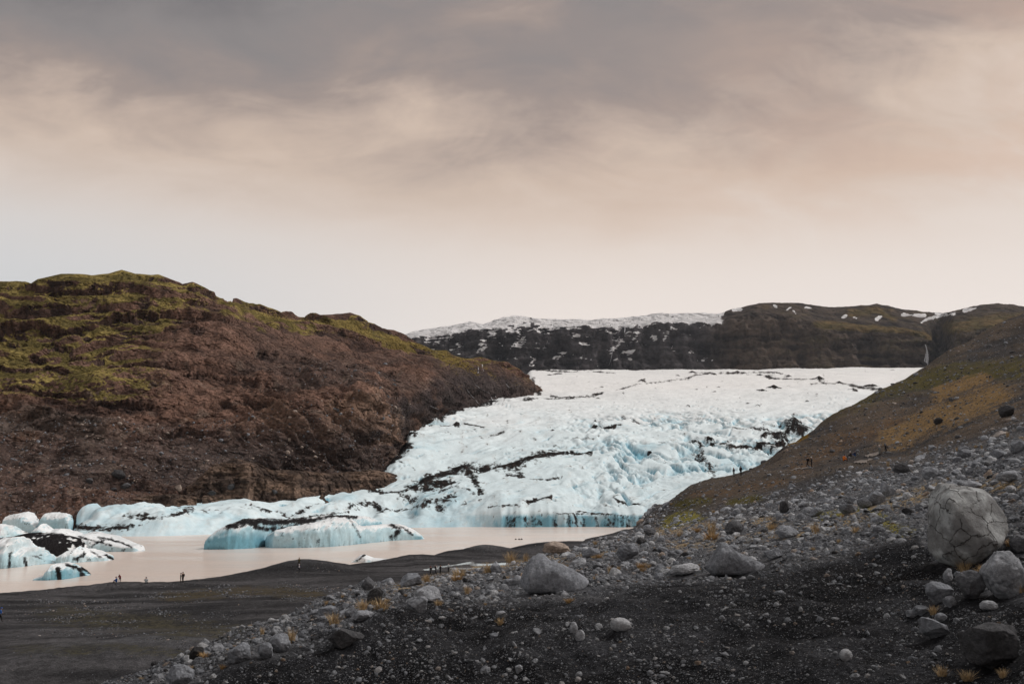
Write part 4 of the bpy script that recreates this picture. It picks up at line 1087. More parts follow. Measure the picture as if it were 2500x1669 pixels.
# ------------------------------------------------------------------ icebergs: closed solids floating in the lagoon
def loaf(name, prof, depth, seed, nu=130, nv=56, rough=.5, lump=.8, fac=.35, expo=.55, under=-1.5, water=None, lean=0.0, dback=0.0, tilt_top=.35):
    """prof: (photo x, photo y of the top, photo y of the waterline); depth in metres. Returns points and helpers in world space."""
    a = np.array(prof, float)
    u = np.linspace(0, 1, nu)
    px = np.interp(u, np.linspace(0, 1, len(a)) * 0 + (a[:, 0] - a[0, 0]) / (a[-1, 0] - a[0, 0]), a[:, 0])
    top = np.interp(px, a[:, 0], a[:, 1]); wl = np.interp(px, a[:, 0], a[:, 2])
    D0 = CAMZ / -slope_of(wl) + dback
    endr = np.clip(np.sin(np.pi * np.clip(u, 0, 1)), 0, 1) ** .38
    dep = depth * endr + .05
    Dm = D0 + dep * .5
    htop = np.maximum(CAMZ + slope_of(top) * (D0 + dep * tilt_top), .15) * np.clip(np.minimum(u, 1 - u) / .02, 0, 1) ** .5 + .02
    ang = np.linspace(0, 2 * np.pi, nv, endpoint=False)
    ca, sa = np.cos(ang), np.sin(ang)
    yy = -np.sign(ca) * np.abs(ca) ** .75
    zz = np.where(sa >= 0, np.abs(sa) ** expo, under * np.abs(sa) ** .5)
    t = (px - CX) / F / 1.0113
    Yg = (Dm[:, None] + yy[None, :] * dep[:, None] * .5)
    Zg = np.where(zz[None, :] >= 0, zz[None, :] * htop[:, None], zz[None, :] * np.ones_like(dep)[:, None])
    Yg = Yg + lean * np.clip(zz, 0, 1)[None, :] * dep[:, None] * .3
    Xg = t[:, None] * Dm[:, None] + 0 * Yg
    P = np.stack([Xg, Yg, Zg], -1)
    hf = np.clip(Zg / (htop.max() + 1e-6), 0, 1)
    s = max(htop.max(), 1.0)
    n1 = fbm3(Xg / (s * 1.3), Yg / (s * 1.3), Zg / (s * .9), 4, seed)
    n2 = fbm3(Xg / (s * .45), Yg / (s * .45), Zg / (s * .45), 4, seed + 3, ridged=True)
    n3 = fbm3(Xg / (s * .15), Yg / (s * .15), Zg / (s * .15), 3, seed + 5)
    cx, cy = Xg.mean(1, keepdims=True), Yg.mean(1, keepdims=True)
    outw = np.stack([0 * Xg, Yg - cy, Zg * .8], -1); outw /= np.linalg.norm(outw, axis=-1, keepdims=True) + 1e-6
    amp = np.clip(htop / s, .15, 1)[:, None] * s
    n4 = fbm3(Xg / (s * 2.2), Yg / (s * 2.2), Zg / (s * .16), 3, seed + 9)
    notch_ = np.exp(-((Zg - .35) / .5) ** 2) * (Zg > -.5)
    d = amp * (.16 * lump * n1 + .09 * rough * n2 + .05 * rough * n3 + .05 * n4) - np.minimum(.5, .12 * s) * notch_
    P = P + outw * d[..., None] + np.stack([amp * .12 * fac * n2, 0 * Xg, 0 * Xg], -1)
    return P, hf, n1 + .35 * n4, n2, n3


def loaf_mesh(name, P, C, L=None):
    nu, nv = P.shape[:2]
    idx = np.arange(nu * nv).reshape(nu, nv)
    nx = np.roll(idx, -1, 1)
    Q = np.stack([idx[:-1], idx[1:], nx[1:], nx[:-1]], -1).reshape(-1, 4)
    V = P.reshape(-1, 3); Cc = C.reshape(-1, 3)
    # close the two ends
    caps = []
    e0, e1 = V[idx[0]].mean(0), V[idx[-1]].mean(0)
    V = np.concatenate([V, [e0, e1]]); Cc = np.concatenate([Cc, [Cc[idx[0, 0]], Cc[idx[-1, 0]]]])
    k0, k1 = len(V) - 2, len(V) - 1
    tri0 = np.stack([np.full(nv, k0), idx[0], np.roll(idx[0], -1), np.roll(idx[0], -1)], -1)
    me = bpy.data.meshes.new(name)
    faces = [tuple(q) for q in Q.tolist()]
    faces += [(k0, int(idx[0, j]), int(idx[0, (j + 1) % nv])) for j in range(nv)]
    faces += [(k1, int(idx[-1, (j + 1) % nv]), int(idx[-1, j])) for j in range(nv)]
    me.from_pydata(V.tolist(), [], faces)
    me.polygons.foreach_set('use_smooth', np.full(len(me.polygons), True))
    a = me.color_attributes.new('Col', 'FLOAT_COLOR', 'POINT')
    a.data.foreach_set('color', np.concatenate([Cc, np.ones((len(Cc), 1))], 1).astype(np.float32).ravel())
    if L is not None:
        L = np.concatenate([L.reshape(-1, 4), L[0, :1], L[-1, :1]])
        a = me.color_attributes.new('Lay', 'FLOAT_COLOR', 'POINT')
        a.data.foreach_set('color', np.ascontiguousarray(L, np.float32).ravel())
    return me


BLUE, PALE, WHITE, SOOT = (0.17, 0.39, 0.49), (0.50, 0.69, 0.76), (0.84, 0.88, 0.90), (0.018, 0.017, 0.018)


def iceberg(label, prof, depth, seed, blue=.6, strokes=(), soot_top=0.0, soot=0.0, **kw):
    P, hf, n1, n2, n3 = loaf('iceberg', prof, depth, seed, **kw)
    PX, PY = project(P[..., 0], P[..., 1], P[..., 2])
    N = grid_normals(np.concatenate([P, P[:, :1]], 1))[:, :-1]
    N *= np.sign((N * (P - P.mean((1,), keepdims=True))).sum(-1, keepdims=True) + 1e-9)
    nz = N[..., 2]
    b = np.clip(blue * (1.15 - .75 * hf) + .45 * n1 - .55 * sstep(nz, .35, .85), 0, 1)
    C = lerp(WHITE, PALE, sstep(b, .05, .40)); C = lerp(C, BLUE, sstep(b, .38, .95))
    dn_ = fbm2(PX / 14, PY / 7, 4, seed + 7, gain=.6)
    d = np.zeros_like(PX)
    for pts, w, amt, thr in strokes:
        s_ = stroke(PX, PY, pts, w, 1.5)
        d = np.maximum(d, .86 * np.clip(.5 + (s_ + .8 * dn_ - thr - .12) * 1.2, 0, 1) * (.4 + .6 * amt) * sstep(s_, 0, .1))
    if soot_top:
        d = np.maximum(d, soot_top * sstep(nz + .5 * n1 + .7 * dn_, .55, .8) * sstep(hf, .35, .6))
    if soot:
        d = np.maximum(d, soot * sstep(n1 + .7 * dn_ + .3, 0, .3))
    d = np.maximum(d, .55 * sstep(dn_ + .4 * n2, .42, .6))
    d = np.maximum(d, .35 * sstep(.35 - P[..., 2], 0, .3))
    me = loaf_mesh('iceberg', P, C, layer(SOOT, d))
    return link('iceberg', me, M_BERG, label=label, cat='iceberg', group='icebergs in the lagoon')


iceberg('long smooth pale blue iceberg lying in front in mid lagoon', [(650, 1322, 1331), (658, 1308, 1335), (680, 1296, 1337), (715, 1288, 1337), (770, 1277, 1336), (820, 1270, 1334), (855, 1270, 1331), (868, 1276, 1330), (880, 1286, 1328), (920, 1284, 1324), (955, 1279, 1320), (985, 1284, 1318), (1010, 1294, 1317), (1030, 1306, 1316), (1038, 1312, 1315)],
        17, 400, blue=.56, nu=200, strokes=[([(955, 1280), (975, 1290), (965, 1305)], 14, .9, .35), ([(985, 1288), (1005, 1305)], 10, .8, .4), ([(940, 1314), (955, 1311)], 9, 1, .2), ([(858, 1272), (872, 1295), (880, 1312)], 7, .45, .35)], rough=.75, lump=.9)
iceberg('deep blue iceberg with soot-striped back behind the long pale one', [(508, 1332, 1340), (516, 1315, 1341), (535, 1298, 1341), (560, 1285, 1341), (585, 1274, 1341), (615, 1268, 1340), (650, 1270, 1338), (700, 1272, 1330), (750, 1268, 1324), (800, 1260, 1320), (850, 1258, 1316), (900, 1264, 1312), (940, 1280, 1308)],
        30, 420, blue=.95, nu=200, strokes=[([(560, 1285), (600, 1272), (680, 1274), (760, 1270)], 20, 1, .18), ([(595, 1272), (640, 1290), (720, 1292)], 16, 1, .32), ([(760, 1268), (820, 1258), (870, 1262)], 12, .9, .25), ([(620, 1330), (720, 1335)], 18, .6, .4), ([(700, 1282), (780, 1275)], 10, .8, .35)], rough=.9, dback=1.5)
iceberg('soot-black iceberg wedged between white bergs near the left edge', [(-60, 1330, 1350), (-10, 1320, 1356), (40, 1312, 1362), (80, 1304, 1364), (110, 1300, 1364), (150, 1304, 1362), (190, 1316, 1358), (215, 1335, 1352)], 22, 430, blue=.2, soot=1.0, dback=3, rough=.5)
iceberg('white iceberg with dark seams sloping down to the water behind the sooty one', [(120, 1310, 1352), (140, 1293, 1352), (165, 1292, 1352), (190, 1302, 1352), (205, 1312, 1352), (215, 1303, 1351), (240, 1301, 1350), (280, 1308, 1349), (310, 1320, 1349), (330, 1328, 1349), (345, 1330, 1349), (358, 1342, 1348)],
        18, 440, blue=.34, strokes=[([(190, 1308), (230, 1320), (270, 1330)], 8, .9, .35), ([(240, 1310), (300, 1325), (320, 1335)], 8, .9, .35), ([(225, 1330), (255, 1318)], 6, .8, .35)], dback=6, rough=.7)
iceberg('jagged white iceberg at the left edge in front of the sooty one', [(-70, 1325, 1386), (-30, 1326, 1387), (0, 1321, 1387), (30, 1318, 1387), (52, 1316, 1387), (66, 1328, 1386), (72, 1340, 1385), (95, 1337, 1383), (112, 1350, 1380), (130, 1357, 1377), (148, 1368, 1374)],
        14, 450, blue=.40, rough=1.5, lump=1.1, fac=1.0, strokes=[([(25, 1350), (22, 1385)], 8, .8, .3), ([(60, 1360), (64, 1384)], 7, .9, .25), ([(75, 1355), (100, 1362)], 10, .5, .45)])
iceberg('crumpled white iceberg with grey scars beside the jagged one', [(152, 1370, 1374), (160, 1356, 1375), (180, 1345, 1375), (205, 1339, 1374), (228, 1341, 1372), (255, 1350, 1370), (275, 1356, 1369), (283, 1364, 1367)],
        12, 460, blue=.36, rough=1.3, lump=1.0, fac=.8, strokes=[([(180, 1365), (205, 1352)], 10, .8, .3), ([(260, 1355), (280, 1366)], 7, 1, .2), ([(225, 1345), (245, 1360)], 10, .6, .4)])
iceberg('small black-and-blue striped iceberg nearest the beach', [(100, 1411, 1416), (118, 1405, 1416), (138, 1400, 1416), (144, 1386, 1416), (152, 1376, 1416), (168, 1375, 1415), (188, 1380, 1414), (205, 1388, 1411), (220, 1396, 1407), (230, 1400, 1404)],
        9, 470, blue=.85, rough=.8, strokes=[([(142, 1385), (145, 1415)], 10, 1, .15), ([(165, 1378), (195, 1388), (205, 1412)], 9, 1, .2), ([(200, 1385), (226, 1400)], 12, .9, .3)])
iceberg('squared white ice block standing behind at the left edge', [(18, 1275, 1300), (24, 1262, 1300), (45, 1256, 1300), (65, 1253, 1300), (76, 1256, 1300), (90, 1268, 1300), (100, 1285, 1300)], 16, 480, blue=.42, rough=.8, expo=.35)
iceberg('pale blue ice block with flat top beside the glacier tongue', [(104, 1285, 1300), (110, 1268, 1300), (120, 1252, 1300), (140, 1251, 1300), (164, 1254, 1300), (172, 1258, 1300), (178, 1275, 1300)], 14, 490, blue=.62, rough=.7, expo=.35)
iceberg('low rounded white iceberg at the left edge behind the sooty one', [(-60, 1300, 1320), (-30, 1292, 1320), (0, 1284, 1320), (15, 1280, 1320), (30, 1284, 1320), (50, 1294, 1318), (75, 1304, 1316), (84, 1312, 1315)], 14, 500, blue=.45, rough=.6)
iceberg('low blue-grey ice lump between block and glacier tongue', [(85, 1300, 1312), (100, 1288, 1312), (112, 1280, 1312), (125, 1290, 1312), (150, 1298, 1311), (170, 1304, 1310)], 12, 505, blue=.5, rough=.9)
iceberg('flat drifting floe of white ice with one dark streak off the beach', [(862, 1370, 1372), (872, 1364, 1372), (884, 1355, 1372), (890, 1353, 1372), (900, 1357, 1372), (915, 1362, 1371), (940, 1364, 1371), (965, 1363, 1370), (974, 1361, 1369), (980, 1367, 1369)],
        7, 510, blue=.15, rough=.6, strokes=[([(872, 1368), (890, 1354)], 6, .8, .3)], under=-.6)
iceberg('little white ice fragment at the foot of the glacier tongue', [(452, 1300, 1303), (458, 1292, 1303), (464, 1289, 1303), (472, 1296, 1303), (485, 1290, 1302), (500, 1286, 1302), (520, 1288, 1301), (540, 1294, 1300), (556, 1298, 1300)], 9, 520, blue=.3, rough=1.1, under=-.8)
for k, (p, w_) in enumerate([(1259, 4), (1267, 5), (1273, 5)]):
    P_, hf_, *_r = loaf('x', [(p - w_ * .6, 1315.5, 1316.5), (p, 1312.6, 1316.5), (p + w_ * .6, 1315, 1316.5)], .7, 530 + k, nu=16, nv=16, under=-.2)
    link('floating_ice_chunk', loaf_mesh('chunk', P_, np.broadcast_to(np.array((.03, .028, .028)), P_.shape).copy()), M_BERG,
         label='tiny dark chunk of dirty ice drifting in a row of three', cat='ice chunk', group='dirty ice chunks adrift in mid lagoon')

# ------------------------------------------------------------------ rock ledge at the foot of the hill, with its blocks
def ledge(label, top, bot, depth, seed, nu=260):
    tp = np.array(top, float); bt = np.array(bot, float)
    px = np.linspace(tp[0, 0], tp[-1, 0], nu)
    D = np.interp(px, bt[:, 0], bt[:, 2])
    n0 = fbm2(px / 30, px * 0 + .5, 4, seed); 
    D = D + 6 * fbm2(px / 70, px * 0 + .5, 2, seed)
    rows = []
    ty = np.interp(px, tp[:, 0], tp[:, 1]) + 3 * n0; by_ = np.interp(px, bt[:, 0], bt[:, 1])
    for f, dd in [(-.5, -5.0), (.06, -.6), (.15, .2), (.25, .5), (.35, .8), (.45, 1.0), (.55, 1.3), (.60, 2.6), (.64, 4.2), (.72, 4.6), (.80, 5.0), (.88, 5.8), (.95, 7.5), (1.0, 11), (1.0, depth), (.7, depth + 4)]:
        rows.append(pt(px, by_ + (ty - by_) * f, D + dd))
    R = np.stack(rows, 1)
    v = np.linspace(0, 1, 90)
    Pn = np.transpose(pchip(np.linspace(0, 1, R.shape[1]), np.transpose(R, (1, 0, 2)), v), (1, 0, 2))
    X, Y, Z = Pn[..., 0], Pn[..., 1], Pn[..., 2]
    cr = fbm3(X / 5, Y / 5, Z / 4, 5, seed + 3, gain=.6)
    joint = np.clip(fbm3(X / 9, Y / 9, Z / 14, 3, seed + 5, ridged=True) - .55, 0, 1)
    lay_ = fbm3(X / 30, Y / 30, Z / 1.6, 3, seed + 9)
    Pn[..., 1] += -cr * 2.2 + joint * 5 - lay_ * 1.2
    Pn[..., 2] += cr * .5
    c = lerp((0.080, 0.058, 0.048), (0.215, 0.148, 0.110), sstep(fbm3(X / 18, Y / 18, Z / 5, 4, seed + 7) + .3 * cr + .3 * lay_, -.3, .35))
    c = lerp(c, (0.19, 0.145, 0.115), .5 * sstep(cr, .2, .5))
    return link('rock_ledge', grid_mesh('rock_ledge', Pn, c), M_HILL, label=label, cat='rock ledge')


ledge('brown layered rock ledge at the foot of the hill above the ice', [(455, 1190), (490, 1165), (520, 1135), (575, 1120), (625, 1130), (660, 1146), (740, 1150), (800, 1156), (860, 1152), (900, 1146), (950, 1152), (990, 1160)],
      [(455, 1232, 470), (600, 1220, 482), (720, 1213, 500), (860, 1196, 535), (930, 1190, 550), (990, 1180, 568)], 22, 600)
ledge('low dark brown rock band along the shore below the hill', [(130, 1228), (200, 1222), (280, 1216), (350, 1212), (400, 1206), (440, 1208), (480, 1212)],
      [(130, 1246, 448), (300, 1242, 452), (400, 1238, 456), (480, 1236, 462)], 14, 620)

# ------------------------------------------------------------------ waterfalls
M_FALL = plain_material('white_water', (0.55, 0.55, 0.58), .6, .2, .2, .2)


def ribbon(pts, widths, name, label, group, D_of, n=24, thick=.4, seed=0):
    pts = np.array(pts, float)
    t = np.linspace(0, 1, n)
    px = np.interp(t, np.linspace(0, 1, len(pts)), pts[:, 0]); py = np.interp(t, np.linspace(0, 1, len(pts)), pts[:, 1])
    w = np.interp(t, np.linspace(0, 1, len(widths)), widths)
    V, Fc = [], []
    for i in range(n):
        d = D_of(px[i], py[i])
        k = .5 * w[i] * (1 + .35 * math.sin(i * 2.3 + seed))
        a_, b_ = pt(px[i] - k, py[i], d), pt(px[i] + k, py[i], d)
        c_ = pt(px[i], py[i], d - thick)
        e_ = pt(px[i], py[i], d + thick)
        V += [a_, c_, b_, e_]
    for i in range(n - 1):
        for j in range(4):
            Fc.append((4 * i + j, 4 * i + (j + 1) % 4, 4 * i + 4 + (j + 1) % 4, 4 * i + 4 + j))
    Fc += [(0, 1, 2, 3), tuple(4 * (n - 1) + j for j in (3, 2, 1, 0))]
    me = bpy.data.meshes.new(name); me.from_pydata([tuple(map(float, q)) for q in V], [], Fc)
    return me


def mount_D(px, py):
    d = (mPX2 - px) ** 2 + (mPY2 - py) ** 2 + (mv > .8) * 1e6
    return mP[np.unravel_index(d.argmin(), d.shape)][1] - 3


mPX2, mPY2 = project(mP[..., 0], mP[..., 1], mP[..., 2])
fall = bpy.data.objects.new('waterfall', None); COL.objects.link(fall)
p0 = pt(2264, 897, 2900); fall.location = (float(p0[0]), float(p0[1]), float(p0[2]))
fall['label'] = 'white waterfall fanning out in the dark gully of the far mountain'; fall['category'] = 'waterfall'
dmin = min(mount_D(2263, y) for y in (845, 860, 875, 890)) - 6
for nm, pts, wd in [('chute', [(2259, 841), (2261, 846), (2262, 852)], [1.6, 2.2, 2.0]), ('fan', [(2262, 849), (2263, 856), (2264, 866), (2264, 876), (2263, 884), (2264, 887)], [2, 3.5, 5.5, 7, 6, 2]),
                    ('veil', [(2260, 862), (2259, 872), (2257, 880), (2259, 884)], [.6, 2, 3, 1]), ('outflow', [(2265, 884), (2265, 892), (2265, 899)], [2.2, 2.4, 2.6])]:
    me = ribbon(pts, wd, nm, None, None, lambda a, b: dmin)
    me.transform(__import__('mathutils').Matrix.Translation(-fall.location))
    link(nm, me, M_FALL, parent=fall)
_hpx, _hpy = project(hP[..., 0], hP[..., 1], hP[..., 2])


def hill_D(px, py):
    d = (_hpx - px) ** 2 + (_hpy - py) ** 2 + (vv > .84) * 1e6
    return hP[np.unravel_index(d.argmin(), d.shape)][1] - 1.5


for pts, wd, lab in [([(1167, 888), (1168, 898), (1167, 910)], [1.5, 2.2, 1.8], 'thin white cascade on the mossy hill end, left of its twin'), ([(1175, 884), (1178, 892), (1178, 900), (1181, 906)], [1.6, 2.2, 2.4, 1.2], 'thin white cascade on the mossy hill end, right of its twin'),
                     ([(1140, 950), (1148, 962), (1158, 972), (1172, 990)], [1.2, 1.6, 1.3, 1.0], 'thin slanting meltwater thread down the brown hill end'), ([(1199, 968), (1203, 978), (1203, 986)], [1.3, 1.6, 1.2], 'short white cascade low on the brown hill end'),
                     ([(1209, 966), (1214, 976), (1216, 982)], [1.3, 1.6, 1.0], 'short white cascade low on the hill end beside another'), ([(1160, 938), (1172, 948), (1196, 960)], [.9, 1.2, .9], 'faint meltwater thread above the low cascades'),
                     ([(1235, 936), (1243, 946)], [1.2, 1.6], 'small white runnel near the nose of the hill'), ([(1050, 990), (1070, 999)], [1.4, 2.2], 'little snow-white runnel on the dark scree above the ice')]:
    link('meltwater_cascade', ribbon(pts, wd, 'cascade', None, None, hill_D, seed=pts[0][0]), M_FALL, label=lab, cat='waterfall', group='meltwater cascades on the hill')
for pts, wd, lab in [([(1498, 851), (1494, 865), (1491, 880), (1486, 892)], [.5, 1.1, .9, .4], 'thin white stream down the dark far mountain face'), ([(1525, 785), (1526, 800), (1525, 812)], [1.5, 2.2, 1.6], 'white vertical stream below the far snow ridge')]:
    link('mountain_stream', ribbon(pts, wd, 'stream', None, None, mount_D, thick=1.0), M_FALL, label=lab, cat='waterfall')

# ------------------------------------------------------------------ stones
import bmesh


def ico(sub):
    bm = bmesh.new(); bmesh.ops.create_icosphere(bm, subdivisions=sub, radius=1.0)
    V = np.array([v.co[:] for v in bm.verts]); Fc = np.array([[v.index for v in f.verts] for f in bm.faces])
    bm.free()
    return V, Fc


ICO = {k: ico(k) for k in (2, 3, 4, 5)}


def rock_shape(seed, sub=3, cuts=7, cutd=.72, lump=.22, rough=.05, scale=(1, 1, .75), flat_base=None, soft=.5):
    r = np.random.default_rng(seed)
    V, Fc = ICO[sub]
    V = V.copy()
    for i in range(cuts):
        n = r.normal(size=3); n /= np.linalg.norm(n)
        c = cutd * r.uniform(.85, 1.2)
        d = V @ n
        over = np.clip(d - c, 0, None)
        V = V - n * (over * (1 - .12 * soft))[:, None]
    L = 1 + lump * fbm3(V[:, 0] * 1.1 + seed, V[:, 1] * 1.1, V[:, 2] * 1.1, 3, seed % 97)
    L = L + rough * fbm3(V[:, 0] * 4, V[:, 1] * 4 + seed, V[:, 2] * 4, 4, seed % 89) + .5 * rough * fbm3(V[:, 0] * 11, V[:, 1] * 11, V[:, 2] * 11, 3, seed % 83, ridged=True) * (sub >= 4)
    V = V * np.asarray(L)[:, None] * np.array(scale)
    return V, Fc


def rock_mesh(name, V, Fc, mat=M_ROCK):
    me = raw_mesh(name, V, Fc, None, True)
    me.materials.append(mat)
    return me


proto_coll = bpy.data.collections.new('stone_shapes')
PROTO_LOW, PROTO_HI = [], []
for i in range(10):
    kw = dict(cuts=6 if i % 3 == 0 else 14, cutd=.70 if i % 3 == 0 else .54, lump=.26, rough=.10, scale=(1, .82 + .05 * (i % 4), .50 + .06 * (i % 5)))
    lo = rock_mesh('stone_shape', *rock_shape(100 + i, 2, **kw))
    o = bpy.data.objects.new('stone_shape_%02d' % i, lo); proto_coll.objects.link(o)
    PROTO_LOW.append(lo)
    PROTO_HI.append(rock_mesh('stone', *rock_shape(100 + i, 4, **kw)))

# where stones lie: chosen per ground cell, weighted by how much of the view the cell fills
ax = g_PX[1:, :-1] - g_PX[:-1, :-1]; ay = g_PY[:-1, :-1] - g_PY[:-1, 1:]
area = np.clip(ax * ay, 0, 80)
inview = np.where((g_PX > -120) & (g_PX < 2620) & (g_PY < 1720), 1.0, np.where((g_PX > -700) & (g_PX < 3300) & (g_PY < 2300), .35, 0))[:-1, :-1]
bk, bc, slp = is_bank[:-1, :-1], is_beach[:-1, :-1], is_slope[:-1, :-1]
rub = np.clip(1 - bk - bc - slp, 0, 1) * (g_Y[:-1, :-1] > 15) * np.where(g_Y[:-1, :-1] > 38, sstep(g_Z[:-1, :-1], 3.5, 6.5), 1)
gclump = sstep(fbm2(g_X / 4, g_Y / 4, 3, 66)[:-1, :-1], -.35, .35)
beach_patch = sstep(np.maximum(stroke(g_PX, g_PY, [(150, 1500), (330, 1520), (620, 1560)], 150, 2.2), stroke(g_PX, g_PY, [(420, 1455), (700, 1445), (800, 1450)], 90, 3))[:-1, :-1], .1, .7)
bclump = sstep(fbm2(g_X / 9, g_Y / 6, 4, 67)[:-1, :-1], -.05, .35)
base = area * g_vis[:-1, :-1] * inview + .02 * inview


def sample(weight, n):
    w = (base * weight).ravel(); c = np.cumsum(w)
    k = np.searchsorted(c, rng.random(n) * c[-1])
    i, j = np.unravel_index(k, base.shape)
    a_, b_ = rng.random(n), rng.random(n)
    lt = g_t[i] + (g_t[i + 1] - g_t[i]) * a_; ld = np.exp(g_log[j] + (g_log[j + 1] - g_log[j]) * b_)
    return lt * ld, ld


def sizes(n, lo, hi, p):
    """widths in photo pixels, many small ones"""
    u = rng.random(n)
    return (lo ** -p + u * (hi ** -p - lo ** -p)) ** (-1 / p)


SX, SY, SS, ST, SZONE = [], [], [], [], []
for zone, w, n, lo, hi, p, tlo, thi in [
        ('rubble', rub * (.25 + .75 * gclump), 32000, 4.5, 36, 1.85, .34, .87), ('rubble', rub, 22000, 2.6, 7, 1.5, .24, .80),
        ('bank', bk * (.2 + .8 * gclump), 22000, 3.0, 30, 2.0, .46, .92), ('bank', bk, 34000, 1.8, 5, 1.8, .22, .82),
        ('slope', slp, 11000, 2.2, 18, 2.1, .15, .62), ('beach', bc * beach_patch * bclump, 5500, 2.0, 9, 2.1, .10, .48), ('beach', bc * (.15 + bclump), 4000, 1.8, 6, 2.2, .10, .45)]:
    x, y = sample(w, n)
    s = sizes(n, lo, hi, p) * y / F
    SX.append(x); SY.append(y); SS.append(s); ST.append(tlo + (thi - tlo) * rng.random(n) ** 1.2); SZONE += [zone] * n
SX, SY, SS, ST = map(np.concatenate, (SX, SY, SS, ST)); SZONE = np.array(SZONE)
warmk = rng.random(len(ST)) < .05
ST = np.where(warmk, .93 + .07 * rng.random(len(ST)), ST)
dark = rng.random(len(ST)) < .06
ST = np.where(dark, .05 + .15 * rng.random(len(ST)), ST)
SH = .62 + .5 * rng.random(len(ST))
SZ = ground_at(SX, SY) + SS * .5 * (.10 - .16 * rng.random(len(ST)))
SR = np.stack([rng.normal(0, .45, len(ST)), rng.normal(0, .45, len(ST)), rng.random(len(ST)) * 6.283], -1)
SI = rng.integers(0, len(PROTO_LOW), len(ST))
sPX, sPY = project(SX, SY, SZ)

# hero boulders first, so that loose stones keep clear of them
HERO = []


def boulder(label, x0, x1, ytop, ybase, seed, tone, cuts=7, cutd=.7, lump=.22, rough=.09, depth=.8, rot=(0, 0, 0), sink=.18, dmin=10.0, mesh=None, mat=None, group=None):
    c = hit((x0 + x1) / 2, ybase - 1, dmin)
    D = c.y
    w = (x1 - x0) * D / F; h = (ybase - ytop) * D / F
    V, Fc = rock_shape(seed, 5, cuts + 4 * (cuts > 1), cutd * .94, lump + .06, rough) if mesh is None else mesh
    R = np.array(__import__('mathutils').Euler(rot).to_matrix())
    V = V @ R.T
    V = V / (np.abs(V[:, 0]).max() * 2)
    V[:, 0] *= w
    V[:, 1] *= w * depth
    zr = V[:, 2].max() - V[:, 2].min()
    V[:, 2] = (V[:, 2] - V[:, 2].min()) / zr * h * (1 + sink) - h * sink
    V[:, 1] -= V[:, 1].min() * .55
    me = rock_mesh('boulder', V, Fc, mat or M_ROCK)
    o = link('boulder', me, loc=c, label=label, cat='boulder', group=group)
    o['tone'] = float(tone)
    HERO.append((c.x, c.y + w * depth * .3, w * .55))
    return o


def wedge_shape(prof, seed, nu=72, nv=48, depthp=None, rough=.06):
    """a boulder with a drawn outline: (x, height) across, rounded back to front"""
    p = np.array(prof, float)
    u = np.linspace(p[0, 0], p[-1, 0], nu)
    h = np.interp(u, p[:, 0], p[:, 1])
    dep = np.clip((u - u[0]) / .12, .05, 1) ** .6 * np.clip((u[-1] - u) / .22, .05, 1) ** .6
    ang = np.linspace(0, 2 * np.pi, nv, endpoint=False)
    yy = -np.sign(np.cos(ang)) * np.abs(np.cos(ang)) ** .85
    sa = np.sin(ang)
    zz = np.where(sa >= 0, np.abs(sa) ** .78, -.22 * np.abs(sa) ** .5)
    Yg = yy[None] * dep[:, None] * .36 + .16 * np.clip(zz, 0, 1)[None] * h[:, None]
    Zg = np.where(zz[None] >= 0, zz[None] * h[:, None], zz[None] * dep[:, None])
    Xg = u[:, None] + 0 * Yg
    n = fbm3(Xg * 3 + seed, Yg * 3, Zg * 3, 4, seed); n2 = fbm3(Xg * 11, Yg * 11, Zg * 11, 4, seed + 1)
    s = 1 + .16 * n + rough * n2
    P = np.stack([Xg, Yg * s, Zg * s + .02 * n2], -1)
    idx = np.arange(nu * nv).reshape(nu, nv); nx = np.roll(idx, -1, 1)
    Q = np.stack([idx[:-1], idx[1:], nx[1:], nx[:-1]], -1).reshape(-1, 4)
    T = np.concatenate([Q[:, :3], Q[:, [0, 2, 3]]])
    V = P.reshape(-1, 3)
    V = np.concatenate([V, [P[0].mean(0), P[-1].mean(0)]])
    caps = [(len(V) - 2, idx[0, (j + 1) % nv], idx[0, j]) for j in range(nv)] + [(len(V) - 1, idx[-1, j], idx[-1, (j + 1) % nv]) for j in range(nv)]
    return V - np.array([(u[0] + u[-1]) / 2, 0, 0]), np.concatenate([T, np.array(caps)])


def cracked_material():
    m, T, b = principled('cracked_pale_stone')
    co = T.n('ShaderNodeTexCoord').outputs['Object']
    wv = T.n('ShaderNodeVectorMath', operation='ADD'); T.link(co, wv.inputs[0])
    nz_ = T.noise(co, 2.5, 4.0, .6, out=1)
    sc_ = T.n('ShaderNodeVectorMath', operation='SCALE'); T.link(nz_, sc_.inputs[0]); sc_.inputs[3].default_value = .5
    T.link(sc_.outputs[0], wv.inputs[1])
    v = T.n('ShaderNodeTexVoronoi', feature='DISTANCE_TO_EDGE'); T.link(wv.outputs[0], v.inputs['Vector']); v.inputs['Scale'].default_value = 1.9
    crack = T.m('MAXIMUM', T.smooth(v.outputs['Distance'], .0, .03), T.smooth(T.noise(co, 1.7, 3.0), .50, .60))
    pale = T.smooth(T.noise(co, 1.3, 6.0, .6, .5), .42, .62)
    c = T.mix(pale, (.21, .213, .215, 1), (.44, .46, .465, 1))
    c = T.mix(T.smooth(T.noise(co, 5, 7.0, .7), .45, .7, 0, .55), c, (.075, .068, .062, 1))
    c = T.mix(crack, (.09, .085, .08, 1), c)
    T.link(c, b.inputs['Base Color']); b.inputs['Roughness'].default_value = .85; b.inputs['Specular IOR Level'].default_value = .2
    b1 = T.n('ShaderNodeBump'); b1.inputs['Distance'].default_value = .05
    T.link(crack, b1.inputs['Height'])
    b2 = T.n('ShaderNodeBump'); b2.inputs['Distance'].default_value = .05; T.link(T.noise(co, 6, 8.0, .7), b2.inputs['Height']); T.link(b1.outputs[0], b2.inputs['Normal'])
    T.link(b2.outputs[0], b.inputs['Normal'])
    return m


